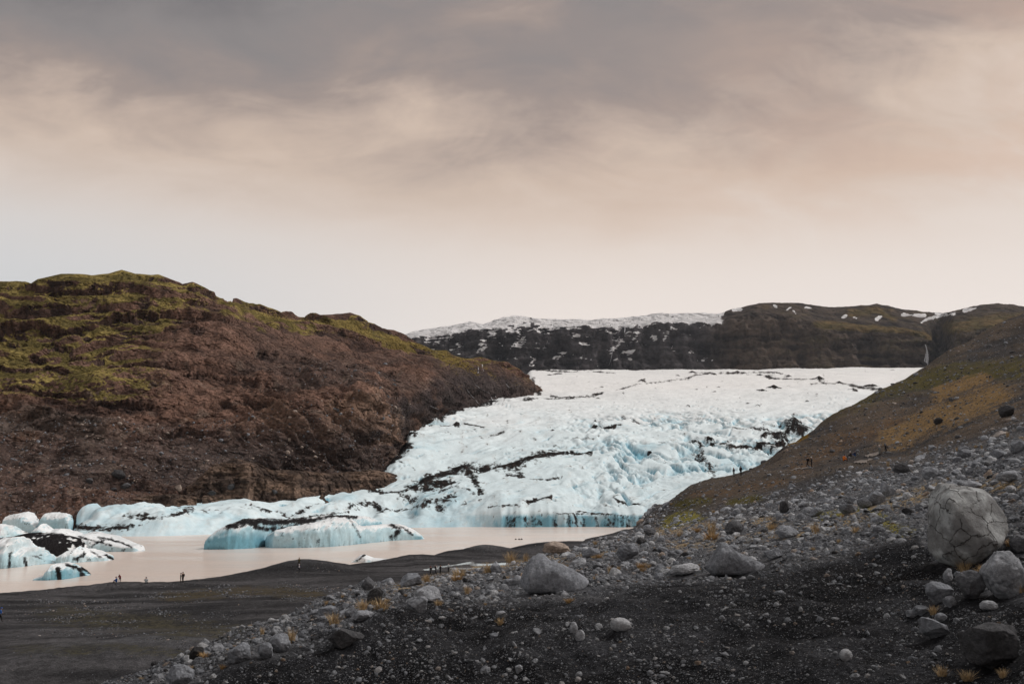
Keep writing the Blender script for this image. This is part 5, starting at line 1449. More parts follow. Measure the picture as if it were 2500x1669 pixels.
M_CRACK = cracked_material()
boulder('large grey wedge-shaped boulder with long right flank on the bank edge', 1272, 1438, 1358, 1450, 700, .50,
        mesh=wedge_shape([(-.5, .03), (-.47, .16), (-.40, .38), (-.30, .52), (-.22, .56), (-.16, .55), (-.06, .44), (.10, .36), (.25, .27), (.38, .17), (.47, .08), (.5, .02)], 701), depth=.75, sink=.05)
boulder('half-buried grey boulder with steep left face and tapering right tail', 1728, 1872, 1334, 1410, 710, .42,
        mesh=wedge_shape([(-.5, .02), (-.42, .10), (-.36, .22), (-.28, .40), (-.22, .50), (-.12, .50), (-.05, .42), (.1, .30), (.25, .20), (.4, .10), (.5, .02)], 711, rough=.1), depth=.75, sink=.05)
boulder('biggest pale cracked boulder at the right edge', 2276, 2474, 1190, 1382, 727, .7, cuts=7, cutd=.78, lump=.08, rough=.05, depth=.85, rot=(.3, .2, .9), sink=.06, mat=M_CRACK)
boulder('smooth two-toned rounded boulder below the cracked one at the edge', 2414, 2520, 1352, 1462, 733, .66, cuts=3, cutd=.85, lump=.15, depth=.8, sink=.1)
boulder('dark angular boulder under the pale cracked one', 2342, 2416, 1402, 1470, 741, .30, cuts=11, cutd=.66, lump=.1, depth=.8, sink=.12)
boulder('blue-grey blocky boulder left of the dark angular one', 2255, 2333, 1427, 1476, 752, .52, cuts=9, cutd=.68, lump=.14, depth=.8, sink=.15)
boulder('broken grey stone slab tilted on the black gravel', 2247, 2316, 1512, 1566, 763, .50, cuts=12, cutd=.55, lump=.1, depth=.7, rot=(.1, .35, .2), sink=.12)
boulder('wide flat dark brown boulder in the bottom right corner', 2358, 2510, 1542, 1642, 771, .22, cuts=10, cutd=.64, lump=.16, rough=.09, depth=.8, sink=.1)
boulder('pale oval stone beside the dark angular boulder', 2396, 2440, 1470, 1492, 783, .74, cuts=1, cutd=.9, lump=.08, depth=.7)
boulder('small grey oval stone left of the tilted slab', 2216, 2246, 1494, 1512, 784, .58, cuts=2, cutd=.85, lump=.08, depth=.7)
boulder('squarish grey stone right of the blue-grey block', 2306, 2342, 1463, 1488, 785, .58, cuts=8, cutd=.68, lump=.08, depth=.7)
boulder('flat grey stone lying above the dry tuft on the gravel', 2232, 2272, 1480, 1502, 786, .52, cuts=4, cutd=.8, lump=.08, depth=.7)
boulder('round grey cobble beside the dry tuft on the gravel', 2286, 2316, 1500, 1520, 787, .56, cuts=2, cutd=.85, lump=.1, depth=.8)
boulder('brown-flecked stone propped between cracked and dark boulders', 2304, 2334, 1392, 1422, 788, .60, cuts=9, cutd=.66, lump=.12, depth=.7)
boulder('small dark boulder behind the cracked one at the edge', 2472, 2530, 1310, 1352, 789, .30, cuts=4, cutd=.8, lump=.12, depth=.8)
boulder('grey boulder with moss patch peeking over the cracked one', 2286, 2352, 1178, 1226, 790, .42, cuts=8, cutd=.7, lump=.15, depth=.8, dmin=24)
boulder('round dark-grey boulder on the rubble right of the wedge boulder', 1507, 1562, 1331, 1368, 791, .44, cuts=3, cutd=.82, lump=.15, depth=.85)
boulder('tan rounded boulder above the wedge boulder near the shore', 1322, 1392, 1324, 1352, 792, .97, cuts=4, cutd=.8, lump=.15, depth=.75)
boulder('dark slab lying on the black bank at lower left', 794, 886, 1538, 1586, 793, .20, cuts=9, cutd=.62, lump=.14, depth=.7, rot=(0, .25, .3))
boulder('large grey-brown boulder on the left end of the bank', 546, 610, 1578, 1624, 794, .48, cuts=7, cutd=.72, lump=.15, depth=.8)
boulder('smooth grey boulder with straw tuft beside it', 652, 708, 1552, 1594, 795, .52, cuts=4, cutd=.8, lump=.15, depth=.8)
boulder('long grey boulder leaning against the smooth one', 628, 668, 1572, 1610, 7951, .50, cuts=6, cutd=.76, lump=.15, depth=.9)
boulder('big grey boulder cut by the bottom edge at far left of bank', 398, 468, 1628, 1676, 796, .50, cuts=6, cutd=.75, lump=.15, depth=.8)
boulder('black-brown boulder on the crest over the beach', 893, 932, 1438, 1478, 797, .08, cuts=6, cutd=.74, lump=.2, depth=.9)
boulder('grey boulder on the crest behind the black-brown one', 880, 915, 1430, 1462, 7971, .30, cuts=6, cutd=.74, lump=.2, depth=.9, dmin=36)
boulder('pale flattish boulder on the crest at mid bank', 1012, 1078, 1434, 1472, 798, .66, cuts=5, cutd=.76, lump=.15, depth=.8)
boulder('grey boulder in front of the pale flattish one', 990, 1048, 1458, 1494, 799, .58, cuts=5, cutd=.76, lump=.15, depth=.8)
boulder('grey angular crest boulder near the walkers', 975, 1035, 1404, 1432, 800, .50, cuts=8, cutd=.68, lump=.15, depth=.8, dmin=36)
boulder('rounded grey boulder among straw on the left crest', 770, 825, 1480, 1506, 801, .50, cuts=4, cutd=.78, lump=.15, depth=.8)
boulder('olive-grey boulder beside the left crest tufts', 838, 872, 1486, 1508, 802, .36, cuts=4, cutd=.8, lump=.15, depth=.8)
boulder('light grey boulder pair member above the dark slab', 850, 912, 1494, 1520, 803, .60, cuts=5, cutd=.76, lump=.15, depth=.8)
boulder('black boulder on the lowest left end of the crest', 456, 494, 1582, 1612, 804, .06, cuts=7, cutd=.72, lump=.2, depth=.9)
boulder('pale flat stone left of the half-buried boulder', 1638, 1712, 1378, 1406, 805, .78, cuts=3, cutd=.8, lump=.12, depth=.7, rot=(0, -.12, 0))
boulder('big pale egg-shaped stone on the black bank', 1492, 1542, 1522, 1551, 806, .80, cuts=0, lump=.07, depth=.7, rot=(0, .1, 0), rough=.015)
boulder('upright pale egg-shaped stone on the black bank', 1391, 1411, 1520, 1546, 807, .68, cuts=0, lump=.08, depth=.8, rough=.015)
boulder('pale angular stone below the upright egg-shaped one', 1404, 1430, 1546, 1570, 808, .74, cuts=8, cutd=.7, lump=.1, depth=.8)
boulder('pale egg stone low on the black bank towards the right', 2053, 2083, 1588, 1614, 809, .82, cuts=1, lump=.08, depth=.8, rough=.015)
boulder('hollow-fronted grey boulder on the rubble above the bank', 1866, 1914, 1338, 1366, 810, .50, cuts=7, cutd=.7, lump=.2, depth=.8)
boulder('long grey boulder on the mid rubble slope', 1896, 1952, 1288, 1316, 811, .56, cuts=4, cutd=.78, lump=.14, depth=.7)
boulder('brown moss-topped boulder on the mid rubble slope', 1770, 1818, 1273, 1302, 812, .28, cuts=5, cutd=.76, lump=.15, depth=.8)
boulder('dark boulder standing on the slope above the rubble', 1904, 1930, 1224, 1254, 813, .16, cuts=6, cutd=.74, lump=.2, depth=.9)
boulder('peaked grey boulder at the top of the rubble cluster', 2148, 2188, 1178, 1214, 814, .50, cuts=10, cutd=.64, lump=.15, depth=.8)
boulder('squat grey boulder in the middle of the rubble cluster', 2118, 2166, 1200, 1232, 815, .50, cuts=9, cutd=.66, lump=.15, depth=.8)
boulder('dark grey boulder at the left of the rubble cluster', 2094, 2132, 1214, 1242, 816, .38, cuts=9, cutd=.66, lump=.15, depth=.8)
boulder('low wide boulder under the left of the rubble cluster', 2052, 2098, 1230, 1254, 817, .40, cuts=7, cutd=.7, lump=.15, depth=.8)
boulder('grey stone left of the low wide boulder', 1976, 2012, 1238, 1262, 818, .48, cuts=10, cutd=.66, lump=.15, depth=.8)
boulder('pale grey boulder high on the rubble towards the right edge', 2256, 2296, 1142, 1170, 819, .58, cuts=8, cutd=.7, lump=.15, depth=.8)
boulder('long pale boulder on the rubble above the cracked one', 2342, 2402, 1172, 1196, 820, .62, cuts=5, cutd=.76, lump=.15, depth=.7)
boulder('flat pale boulder at the right edge of the upper rubble', 2440, 2510, 1150, 1176, 821, .60, cuts=6, cutd=.74, lump=.15, depth=.7)
boulder('grey boulder at the right edge under the dark slope', 2470, 2512, 1078, 1106, 822, .44, cuts=6, cutd=.74, lump=.15, depth=.8)
boulder('wide brownish boulder on the upper rubble', 2342, 2384, 1096, 1116, 823, .40, cuts=4, cutd=.78, lump=.15, depth=.7)
boulder('round boulder right of the wide brownish one', 2424, 2454, 1098, 1120, 824, .44, cuts=4, cutd=.8, lump=.15, depth=.8)
boulder('dark crag jutting from the grassy slope at the right', 2444, 2486, 990, 1018, 825, .12, cuts=9, cutd=.66, lump=.25, rough=.1, depth=1)
boulder('dark boulder half sunk in the ochre grass', 2282, 2306, 1020, 1036, 826, .10, cuts=5, cutd=.76, lump=.2, depth=1)
boulder('dark boulder in front of the footpath terrace', 2184, 2228, 1132, 1156, 827, .20, cuts=5, cutd=.76, lump=.2, depth=.8)
boulder('reddish boulder by the shore end of the rubble', 1572, 1604, 1290, 1308, 828, .30, cuts=5, cutd=.76, lump=.2, depth=.8)
boulder('dark red-brown boulder left of the shore-end rubble', 1553, 1580, 1312, 1330, 829, .12, cuts=5, cutd=.76, lump=.2, depth=.8)
boulder('broad low boulder left of the round dark-grey one', 1416, 1466, 1340, 1362, 830, .46, cuts=4, cutd=.8, lump=.15, depth=.8)
boulder('grey boulder behind the left shoulder of the wedge boulder', 1194, 1226, 1376, 1400, 831, .54, cuts=6, cutd=.74, lump=.15, depth=.8)
boulder('grey boulder left of the wedge boulder on the rubble', 1250, 1278, 1406, 1426, 832, .66, cuts=4, cutd=.8, lump=.12, depth=.8)
boulder('flat grey stone below the crest left of the wedge boulder', 1226, 1256, 1418, 1432, 833, .52, cuts=4, cutd=.8, lump=.12, depth=.8)
boulder('pale stone on black gravel below the wedge boulder', 1210, 1240, 1492, 1508, 834, .74, cuts=5, cutd=.75, lump=.12, depth=.8)
boulder('pale pebbly stone on the dark lower bank at centre', 1256, 1276, 1630, 1650, 835, .70, cuts=6, cutd=.75, lump=.12, depth=.8)

# scattered stones: the largest in view become things, the rest one mass
hx = np.array(HERO)
clear = np.ones(len(SX), bool)
for x_, y_, r_ in HERO:
    clear &= ((SX - x_) ** 2 + ((SY - y_) * .8) ** 2) > (r_ + SS * .4) ** 2
app = SS / SY * F
visj = np.zeros(len(SX), bool)
ui = np.clip(np.interp(SX / SY, g_t, np.arange(len(g_t))).astype(int), 0, len(g_t) - 2); vi = np.clip(np.interp(np.log(SY), g_log, np.arange(len(g_log))).astype(int), 0, len(g_log) - 2)
visj = g_vis[ui, vi] & (sPX > 8) & (sPX < 2492) & (sPY < 1655)
order = np.argsort(-app * visj * clear)
single = order[:235]
GROUP = {'rubble': 'rubble stones on the moraine crest', 'bank': 'loose stones on the black bank', 'slope': 'stones on the grassy slope', 'beach': 'stones on the beach'}


def stone_label(zone, px, py, tone, tall):
    look = ('tan' if tone > .92 else 'pale grey' if tone > .62 else 'mid-grey' if tone > .42 else 'dark') + (' humped' if tall > .92 else ' low')
    if zone == 'bank':
        return look + ' loose stone on the black gravel bank ' + ('under the wedge boulder' if px < 1450 else 'below the half-buried boulder' if px < 2000 else 'towards the big cracked boulder')
    if zone == 'slope':
        return look + ' stone on the grassy slope beyond the rubble'
    if zone == 'beach':
        return look + ' stone on the black beach by the lagoon'
    if px < 560: w = 'at the lowest left end of the crest'
    elif px < 900: w = 'on the left crest around the smooth boulder'
    elif px < 1270: w = 'on the crest left of the wedge boulder'
    elif px < 1720: w = 'between the wedge and half-buried boulders'
    elif px < 2050: w = 'in the rubble above the half-buried boulder'
    elif px < 2270: w = 'in the mossy rubble left of the cracked boulder'
    else: w = 'in the rubble above the cracked boulder' if py < 1300 else 'on the gravel below the cracked boulder'
    return look + ' stone ' + w


for k in single:
    lab, grp = stone_label(SZONE[k], sPX[k], sPY[k], ST[k], SH[k]), GROUP[SZONE[k]]
    o = link('stone', PROTO_HI[SI[k]], label=lab, cat='stone', group=grp, loc=(SX[k], SY[k], SZ[k]))
    o.rotation_euler = SR[k]
    s = SS[k] * .5
    o.scale = (s, s, s * SH[k] * 1.15)
    o['tone'] = float(ST[k])
rest = np.setdiff1d(np.nonzero(clear)[0], single)


def scatter(name, idx, label, cat):
    me = bpy.data.meshes.new(name)
    me.vertices.add(len(idx))
    me.vertices.foreach_set('co', np.stack([SX[idx], SY[idx], SZ[idx]], -1).astype(np.float32).ravel())
    for nm, typ, key, arr in (('rot', 'FLOAT_VECTOR', 'vector', SR[idx]), ('scl', 'FLOAT_VECTOR', 'vector', np.stack([SS[idx] * .5, SS[idx] * .5, SS[idx] * .5 * SH[idx] * 1.1], -1)),
                              ('idx', 'INT', 'value', SI[idx]), ('tone', 'FLOAT', 'value', ST[idx])):
        a_ = me.attributes.new(nm, typ, 'POINT')
        a_.data.foreach_set(key, np.ascontiguousarray(arr, np.int32 if typ == 'INT' else np.float32).ravel())
    o = link(name, me, label=label, cat=cat, kind='stuff')
    ng = bpy.data.node_groups.new(name + '_scatter', 'GeometryNodeTree')
    ng.interface.new_socket('Geometry', in_out='INPUT', socket_type='NodeSocketGeometry')
    ng.interface.new_socket('Geometry', in_out='OUTPUT', socket_type='NodeSocketGeometry')
    N = ng.nodes
    gi, go = N.new('NodeGroupInput'), N.new('NodeGroupOutput')
    ip = N.new('GeometryNodeInstanceOnPoints'); ci = N.new('GeometryNodeCollectionInfo')
    ci.inputs['Collection'].default_value = proto_coll
    ci.inputs['Separate Children'].default_value = True; ci.inputs['Reset Children'].default_value = True
    m2p = N.new('GeometryNodeMeshToPoints')
    ip.inputs['Pick Instance'].default_value = True

    def att(nm, typ):
        n_ = N.new('GeometryNodeInputNamedAttribute'); n_.data_type = typ; n_.inputs['Name'].default_value = nm
        return n_.outputs['Attribute']
    L = ng.links.new
    L(gi.outputs[0], m2p.inputs['Mesh']); L(m2p.outputs[0], ip.inputs['Points']); L(ci.outputs[0], ip.inputs['Instance'])
    L(att('idx', 'INT'), ip.inputs['Instance Index'])
    e2r = N.new('FunctionNodeEulerToRotation'); L(att('rot', 'FLOAT_VECTOR'), e2r.inputs[0]); L(e2r.outputs[0], ip.inputs['Rotation'])
    L(att('scl', 'FLOAT_VECTOR'), ip.inputs['Scale'])
    L(ip.outputs[0], go.inputs[0])
    md = o.modifiers.new('scatter', 'NODES'); md.node_group = ng
    return o


scatter('rubble', rest, 'countless small grey stones strewn over bank, rubble crest, slope and beach', 'rubble')

# fallen blocks on the scree of the far hill
hs = np.argwhere((hP[..., 2] > 3) & (vv < .30 + .16 * (scree > .5)) & (hPX0 > -40) & (hPX0 < 960))
pick = hs[rng.integers(0, len(hs), 6000)]
hidx0 = len(SX)
q = hP[pick[:, 0], pick[:, 1]]
sz = sizes(len(q), 1.8, 15, 2.0) * q[:, 1] / F
SX = np.concatenate([SX, q[:, 0]]); SY = np.concatenate([SY, q[:, 1]]); SZ = np.concatenate([SZ, q[:, 2]]); SS = np.concatenate([SS, sz])
ST = np.concatenate([ST, .12 + .42 * rng.random(len(q))]); ST[hidx0:][rng.random(len(q)) < .35] = .97
SH = np.concatenate([SH, .8 + .5 * rng.random(len(q))]); SI = np.concatenate([SI, rng.integers(0, 10, len(q))]); SR = np.concatenate([SR, rng.normal(0, .5, (len(q), 3))])
scatter('scree', np.arange(hidx0, len(SX)), 'fallen brown blocks strewn over the scree under the hill', 'scree')
for px, py, w, tone, lab in [(298, 1160, 42, .10, 'dark block on the scree at the foot of the hill, topmost'), (222, 1172, 22, .16, 'dark block on the hill scree left of the topmost one'), (310, 1187, 30, .24, 'brown block on the scree below the dark topmost one'), (280, 1195, 20, .22, 'small brown block beside the low rock band'),
                             (440, 1192, 24, .97, 'rust-coloured block just above the low rock band'), (588, 1183, 36, .14, 'dark cube-like block fallen from the rock ledge'), (690, 1198, 20, .18, 'dark block in the cleft of the rock ledge'), (540, 1200, 24, .12, 'black block in the gap of the rock ledge')]:
    p_ = hill_hit(px, py)
    s = w * p_[1] / F / 2
    dz_ = 0
    o = link('fallen_block', PROTO_HI[(px + py) % 10], label=lab, cat='rock', group='fallen blocks under the hill', loc=(p_[0], p_[1] - s * .6 - (16 if 500 < px < 720 else 0), p_[2] + (-.3 if 500 < px < 720 else .1) * s))
    o.scale = (s, s, s * 1.2); o.rotation_euler = (.3, .2, px * .1); o['tone'] = tone

# ------------------------------------------------------------------ dry grass tufts
M_STRAW = plain_material('dry_straw', (0.42, 0.31, 0.18), .8, .2, .35, 9.0)
M_OCHRE = plain_material('ochre_grass', (0.36, 0.235, 0.11), .8, .2, .35, 9.0)


def tuft_mesh(seed, n, h, spread, mat):
    r = random.Random(seed)
    V, Fc = [], []
    for i in range(n):
        a_ = r.uniform(0, 6.283); rr = spread * r.random() ** .6 * .45
        x, y = rr * math.cos(a_), rr * math.sin(a_)
        lean = r.uniform(.15, .9) * spread; hh_ = h * r.uniform(.45, 1.1)
        b_ = a_ + r.uniform(-.7, .7)
        w = r.uniform(.006, .011)
        px_, py_ = -math.sin(b_) * w, math.cos(b_) * w
        k = len(V)
        for f, ww in ((0, 1), (.5, .8), (.85, .4)):
            cx_, cy_, cz_ = x + math.cos(b_) * lean * f * f, y + math.sin(b_) * lean * f * f, hh_ * f - .03
            V += [(cx_ - px_ * ww, cy_ - py_ * ww, cz_), (cx_ + px_ * ww, cy_ + py_ * ww, cz_)]
        V.append((x + math.cos(b_) * lean, y + math.sin(b_) * lean, hh_ * .98))
        Fc += [(k, k + 1, k + 3, k + 2), (k + 2, k + 3, k + 5, k + 4), (k + 4, k + 5, k + 6)]
    me = bpy.data.meshes.new('grass_tuft'); me.from_pydata(V, [], Fc); me.materials.append(mat)
    return me


TUFT = [tuft_mesh(1, 120, .42, .34, M_STRAW), tuft_mesh(2, 90, .60, .26, M_STRAW), tuft_mesh(3, 150, .26, .36, M_OCHRE), tuft_mesh(4, 130, .34, .40, M_STRAW)]


def tuft(px, py, hpx, kind, lab, grp='dry grass tufts on the moraine', dmin=12):
    p_ = hit(px, py, dmin)
    s = hpx * p_.y / F / (.42, .60, .26, .34)[kind]
    o = link('grass_tuft', TUFT[kind], label=lab, cat='grass tuft', group=grp, loc=p_)
    o.scale = (s, s, s); o.rotation_euler = (0, 0, px * .7)


for px, py, h_, k_, lab in [(1248, 1374, 30, 0, 'straw tuft on the skyline of the crest left of the wedge boulder'), (1284, 1372, 22, 1, 'thin straw tuft just behind the peak of the wedge boulder'), (1190, 1398, 24, 0, 'leaning ochre tuft by the grey boulder near the puddles'), (1120, 1408, 22, 3, 'wide straw tuft beside the four walkers'),
                           (1115, 1418, 16, 2, 'low ochre tuft below the wide one beside the walkers'), (1042, 1420, 20, 0, 'small straw tuft on the crest below the walkers'), (1390, 1474, 12, 2, 'orange tuft on black gravel under the wedge boulder'), (1222, 1528, 18, 0, 'lone straw tuft on the black bank below the crest'),
                           (712, 1572, 34, 1, 'tall yellow tuft beside the smooth grey boulder'), (640, 1550, 20, 1, 'upright thin tuft on the left crest'), (815, 1525, 30, 0, 'straw tuft below the left crest boulders'), (885, 1492, 26, 0, 'straw tuft on the left crest between boulders'),
                           (930, 1490, 30, 3, 'broad straw tuft under the black-brown boulder'), (590, 1612, 20, 3, 'pale tuft leaning on the large grey-brown boulder'), (545, 1632, 10, 2, 'low ochre tuft at the foot of the left bank'), (425, 1664, 26, 1, 'thin tuft at the bottom edge by the big grey boulder'),
                           (500, 1610, 14, 2, 'low tuft between black and grey boulders on the left'), (1735, 1318, 22, 2, 'golden tuft on the middle of the rubble'), (1738, 1308, 40, 1, 'tall thin grass stalks above the golden tuft'), (1565, 1386, 14, 2, 'orange tuft on the rubble left of the half-buried boulder'),
                           (1570, 1395, 10, 2, 'second orange tuft left of the half-buried boulder'), (1462, 1362, 10, 2, 'little ochre tuft by the broad low boulder'), (1885, 1292, 18, 3, 'straw tuft above the long grey boulder'), (1990, 1298, 22, 0, 'pale grass tuft on the yellow rubble'), (2090, 1300, 16, 3, 'pale grass tuft in the mossy rubble'),
                           (2355, 1396, 26, 3, 'dry tuft tucked under the cracked boulder'), (2406, 1400, 20, 2, 'ochre tuft between cracked and two-toned boulders'), (2280, 1504, 22, 0, 'orange dry tuft among cobbles on the gravel'), (2490, 1448, 24, 0, 'dry tuft at the right edge by the two-toned boulder'), (2470, 1340, 18, 2, 'ochre tuft right of the cracked boulder'),
                           (2300, 1652, 26, 0, 'dry grass tuft at the bottom edge left of the flat boulder'), (2360, 1660, 24, 3, 'wide dry tuft at the bottom edge under the flat boulder'), (2450, 1660, 22, 0, 'dry tuft at the bottom right corner'), (1372, 1390, 12, 2, 'low ochre tuft behind the wedge boulder'), (1490, 1402, 22, 1, 'thin tuft right of the wedge boulder'),
                           (1140, 1450, 24, 1, 'thin tuft amid grey stones of the crest'), (1070, 1478, 14, 3, 'straw tuft before the pale flattish boulder'), (1660, 1308, 14, 3, 'straw tuft near the shore-end rubble'), (1700, 1300, 12, 2, 'ochre tuft near the shore-end rubble'), (2040, 1590, 0, 0, '')]:
    if h_:
        tuft(px, py, h_, k_, lab)
extra = sample(rub * (g_Y[:-1, :-1] > 22), 110)
for x_, y_ in zip(*extra):
    z_ = float(ground_at(x_, y_)[0])
    o = link('grass_tuft', TUFT[int(rng.integers(0, 4))], label='small dry tuft in the rubble ' + ('left of the wedge boulder' if x_ / y_ < .02 else 'between wedge and half-buried boulders' if x_ / y_ < .19 else 'right of the half-buried boulder, near the mossy patch' if x_ / y_ < .39 else 'near the cracked boulder'), cat='grass tuft', group='little tufts scattered in the rubble', loc=(x_, y_, z_))
    s = rng.uniform(5, 11) * y_ / F / .4
    o.scale = (s, s, s); o.rotation_euler = (0, 0, x_ * 3)

# ------------------------------------------------------------------ puddles on the beach and the trodden footpath
M_PUD = plain_material('shallow_water', (0.35, 0.335, 0.325), .06, .6, .1, .3)
M_PATH = plain_material('trodden_grit', (0.19, 0.165, 0.148), .95, .1, .25, 1.5, .02)


def draped(pts, wpx, n, lift, name, mat, label, cat, level=None):
    pts = np.array(pts, float)
    tt = np.linspace(0, 1, n)
    V = []
    pxs = np.interp(tt, np.linspace(0, 1, len(pts)), pts[:, 0]); pys = np.interp(tt, np.linspace(0, 1, len(pts)), pts[:, 1])
    for i in range(n):
        c_ = hit(pxs[i], pys[i], 30)
        wid = np.interp(tt[i], np.linspace(0, 1, len(wpx)), wpx) * (1 + .25 * math.sin(i * 1.7))
        for f in np.linspace(-.5, .5, 7):
            y_ = c_.y + f * wid
            x_ = c_.x / c_.y * y_
            z_ = float(ground_at(x_, y_)[0]) + lift
            V.append((x_, y_, z_ if level is None else level))
    P = np.array(V).reshape(n, 7, 3)
    if level is None:
        for _ in range(2):
            P[:, 1:-1, 2] = np.maximum(P[:, 1:-1, 2], (P[:, :-2, 2] + P[:, 2:, 2]) / 2)
    link(name, grid_mesh(name, P), mat, kind='structure', label=label, cat=cat)


for zlev, x0, x1, y0, y1, lab in POOLS:
    qx, qy = np.meshgrid(np.linspace(x0, x1, 12), np.linspace(y0, y1, 12), indexing='ij')
    link('water_pool', grid_mesh('water_pool', np.stack([(qx - CX) / F / 1.0113 * qy, qy, np.full_like(qx, zlev)], -1)), M_PUD, kind='structure', label=lab, cat='pool')
draped([(1020, 1408), (1060, 1404), (1095, 1400)], [1.2, 1.6, 1.2], 30, .05, 'path', M_PATH, 'pale trodden path under the four walkers', 'path')
draped([(1905, 1152), (1940, 1148), (1975, 1144)], [1.0, 1.4, 1.0], 30, .12, 'path', M_PATH, 'pale path ledge below the two dark hikers', 'path')
draped([(2085, 1130), (2115, 1126), (2130, 1122)], [1.5, 3.5, 2.0], 30, .15, 'path', M_PATH, 'light gravel path by the orange-jacketed person', 'path')
draped([(2112, 1116), (2130, 1112), (2145, 1111)], [2, 5, 2], 24, .15, 'path', M_PATH, 'light gravel path above on the terrace', 'path')

# ------------------------------------------------------------------ people
def cloth(name, rgb):
    return plain_material(name, rgb, .85, .2, .12, 8.0)


SKIN, BOOT = cloth('skin', (0.40, 0.24, 0.18)), cloth('boots', (0.03, 0.026, 0.022))
CLOTH = {k: cloth('cloth_' + k, v) for k, v in dict(black=(.012, .012, .014), dark=(.022, .022, .028), olive=(.075, .065, .03), blue=(.015, .10, .34), navy=(.015, .03, .09), orange=(.75, .20, .02), grey=(.20, .21, .21), white=(.75, .75, .75), brown=(.06, .04, .03), pale=(.42, .46, .48), red=(.10, .012, .012)).items()}


def ball_mesh(name, mat, r, sq=(1, 1, 1), cut=None):
    bm = bmesh.new(); bmesh.ops.create_uvsphere(bm, u_segments=12, v_segments=8, radius=r)
    for v in bm.verts:
        v.co.x *= sq[0]; v.co.y *= sq[1]; v.co.z *= sq[2]
        if cut is not None and v.co.z < cut:
            v.co.z = cut
    me = bpy.data.meshes.new(name); bm.to_mesh(me); bm.free()
    for p in me.polygons:
        p.use_smooth = True
    me.materials.append(mat)
    return me


def pack_mesh(mat):
    bm = bmesh.new(); bmesh.ops.create_cube(bm, size=1)
    for v in bm.verts:
        v.co.x *= .30; v.co.y *= .17; v.co.z *= .46
        if v.co.z > 0:
            v.co.x *= .8; v.co.y *= .75
    bmesh.ops.bevel(bm, geom=bm.edges[:], offset=.05, segments=2, affect='EDGES')
    me = bpy.data.meshes.new('backpack'); bm.to_mesh(me); bm.free()
    me.materials.append(mat)
    return me


def person(label, px, py, pose, jacket, trousers, face=0.0, hat=None, pack=None, dmin=60, size=1.0, group=None, hatkind='beanie', sink=0.0, at=None):
    p_ = at or hit(px, py, dmin)
    src, J = POSE_MESH[pose]
    me = src.copy(); me.name = 'person'
    for m_ in (SKIN, CLOTH[jacket], CLOTH[trousers], BOOT):
        me.materials.append(m_)
    o = link('person', me, label=label, cat='person', group=group, loc=(p_.x, p_.y, p_.z - sink))
    o.rotation_euler = (0, 0, face); o.scale = (size,) * 3
    h = link(hatkind if hat else 'hair', ball_mesh('hat', CLOTH[hat] if hat else CLOTH['brown'], .125, (1, 1.1, 1), -.01), parent=o)
    hd = J['head']
    h.location = (hd[0], hd[1] - .005, hd[2] + .045)
    if pack:
        b_ = link('backpack', pack_mesh(CLOTH[pack]), parent=o)
        c_ = J['chest']
        b_.location = (c_[0], c_[1] - .24, c_[2] - .05)
    return o


PI = math.pi
person('person in dark jacket with backpack standing on the beach edge', 446, 1422, 'stand', 'brown', 'black', PI * .35, 'brown', 'black', size=1.02)
person('companion in black standing close beside the person with backpack', 440.5, 1422.5, 'stand', 'black', 'black', -PI * .4, 'dark', None, size=.96)
person('person in olive coat standing legs apart on the mound by the water', 730, 1383, 'wide', 'olive', 'brown', PI * .05, 'olive', None, size=1.0, dmin=150)
person('person in dark clothes and white cap low on the mound side', 730, 1399, 'walk', 'navy', 'dark', PI * .1, 'white', 'white', size=.9, dmin=120)
person('person in bright blue crouching at the waterline', 285, 1428, 'sit', 'blue', 'blue', PI * .5, 'dark', None, dmin=120)
person('person in dark red standing in the shore dip behind the blue one', 292, 1427, 'bend', 'red', 'black', PI * .2, 'black', None, dmin=120, size=.95)
person('person in pale jacket sitting by the waterline', 356, 1425, 'sit', 'pale', 'dark', 0.2, 'grey', None, dmin=120, size=1.1)
person('person in blue jacket cut by the left picture edge on the beach', -1, 1517, 'walk', 'blue', 'black', -PI * .4, 'blue', 'blue', dmin=60, size=1.0)
for px, py, pose, ja, tr, hat, pk, lab in [(1052, 1405, 'walk', 'black', 'black', 'red', None, 'first of three dark walkers on the beach path, leading at the left'), (1064, 1403, 'walk', 'dark', 'dark', 'grey', 'white', 'middle of three dark walkers, carrying something white'),
                                          (1075, 1403, 'stand', 'black', 'black', 'black', None, 'third of the three dark walkers, all in black'), (1095, 1396, 'stand', 'pale', 'black', 'dark', None, 'person in pale vest following behind the three walkers')]:
    person(lab, px, py, pose, ja, tr, PI * .35, hat, pk, dmin=120, group='walkers on the beach path')
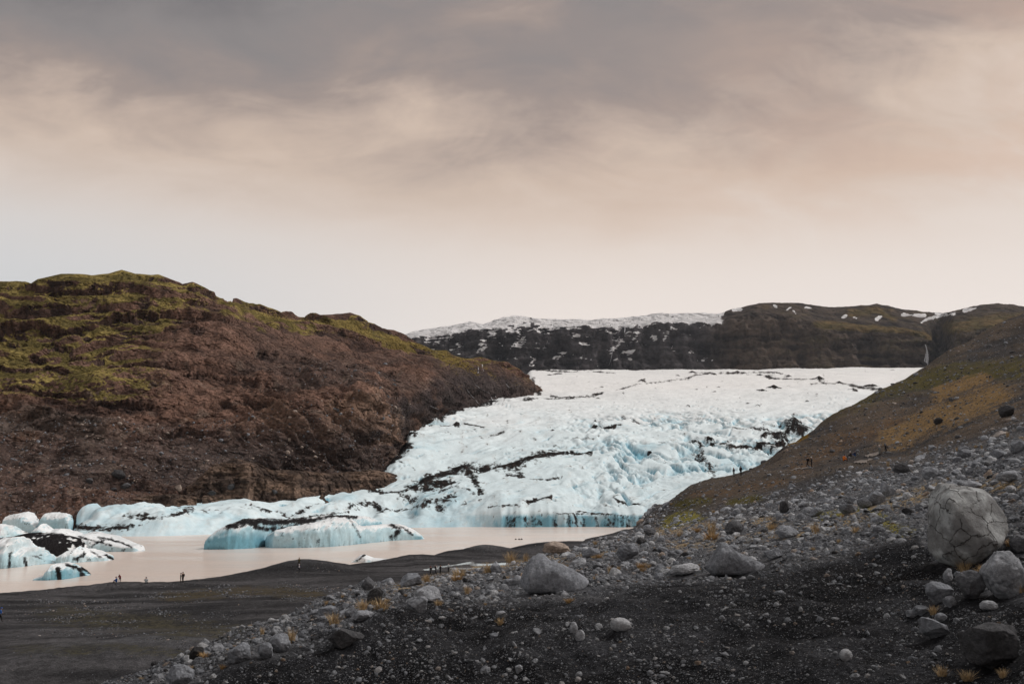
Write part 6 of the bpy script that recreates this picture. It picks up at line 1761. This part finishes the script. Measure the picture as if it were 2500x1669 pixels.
person('person standing on the skyline of the right slope before the ice, arms low', 1792, 1164, 'stand', 'dark', 'grey', PI * .2, 'white', None, dmin=120)
person('person in black with pack on the skyline of the right slope', 1809, 1163, 'stand', 'black', 'black', -PI * .2, 'black', 'black', dmin=120, size=1.02)
person('hiker in black on the slope path, left of a pair', 1973, 1142, 'walk', 'black', 'black', PI * .3, 'black', 'black', dmin=100)
person('hiker in black with white helmet on the slope path', 1982, 1141, 'stand', 'black', 'dark', PI * .3, 'white', None, dmin=100, hatkind='helmet')
person('person in bright orange jacket sitting on the slope terrace', 2060, 1127, 'sit', 'orange', 'dark', -PI * .4, 'dark', None, dmin=100, size=1.15)
person('person in black with white helmet sitting by the terrace path', 2079, 1117, 'sit', 'black', 'black', PI * .4, 'white', None, dmin=100, hatkind='helmet', size=1.1)
person('person in blue jacket sitting beside the white-helmeted one', 2089, 1115, 'sit', 'navy', 'blue', PI * .4, 'dark', None, dmin=100, size=1.1)
person('person in grey-green jacket and white helmet standing on the terrace', 2148, 1111, 'stand', 'grey', 'grey', PI * .1, 'white', None, dmin=100, hatkind='helmet')
person('dark-clothed person on the terrace right of the grey-green one', 2163, 1106, 'bend', 'black', 'black', -PI * .2, 'black', 'black', dmin=100)

# ------------------------------------------------------------------ the air over the valley
HAZE = 0.00002
if HAZE:
    hb = bmesh.new(); bmesh.ops.create_cube(hb, size=1)
    for v in hb.verts:
        v.co.x *= 29000; v.co.y *= 29000; v.co.z = 780 if v.co.z > 0 else -8.5
    hm = bpy.data.meshes.new('haze'); hb.to_mesh(hm); hb.free()
    mat = bpy.data.materials.new('thin_haze'); mat.use_nodes = True
    T = NT(mat.node_tree)
    pv = T.n('ShaderNodeVolumePrincipled'); pv.inputs['Density'].default_value = HAZE
    pv.inputs['Color'].default_value = (.80, .86, .95, 1); pv.inputs['Anisotropy'].default_value = .2
    mo = T.n('ShaderNodeOutputMaterial'); T.link(pv.outputs[0], mo.inputs['Volume'])
    link('haze', hm, mat, kind='stuff', label='thin bluish haze filling the valley air', cat='haze')
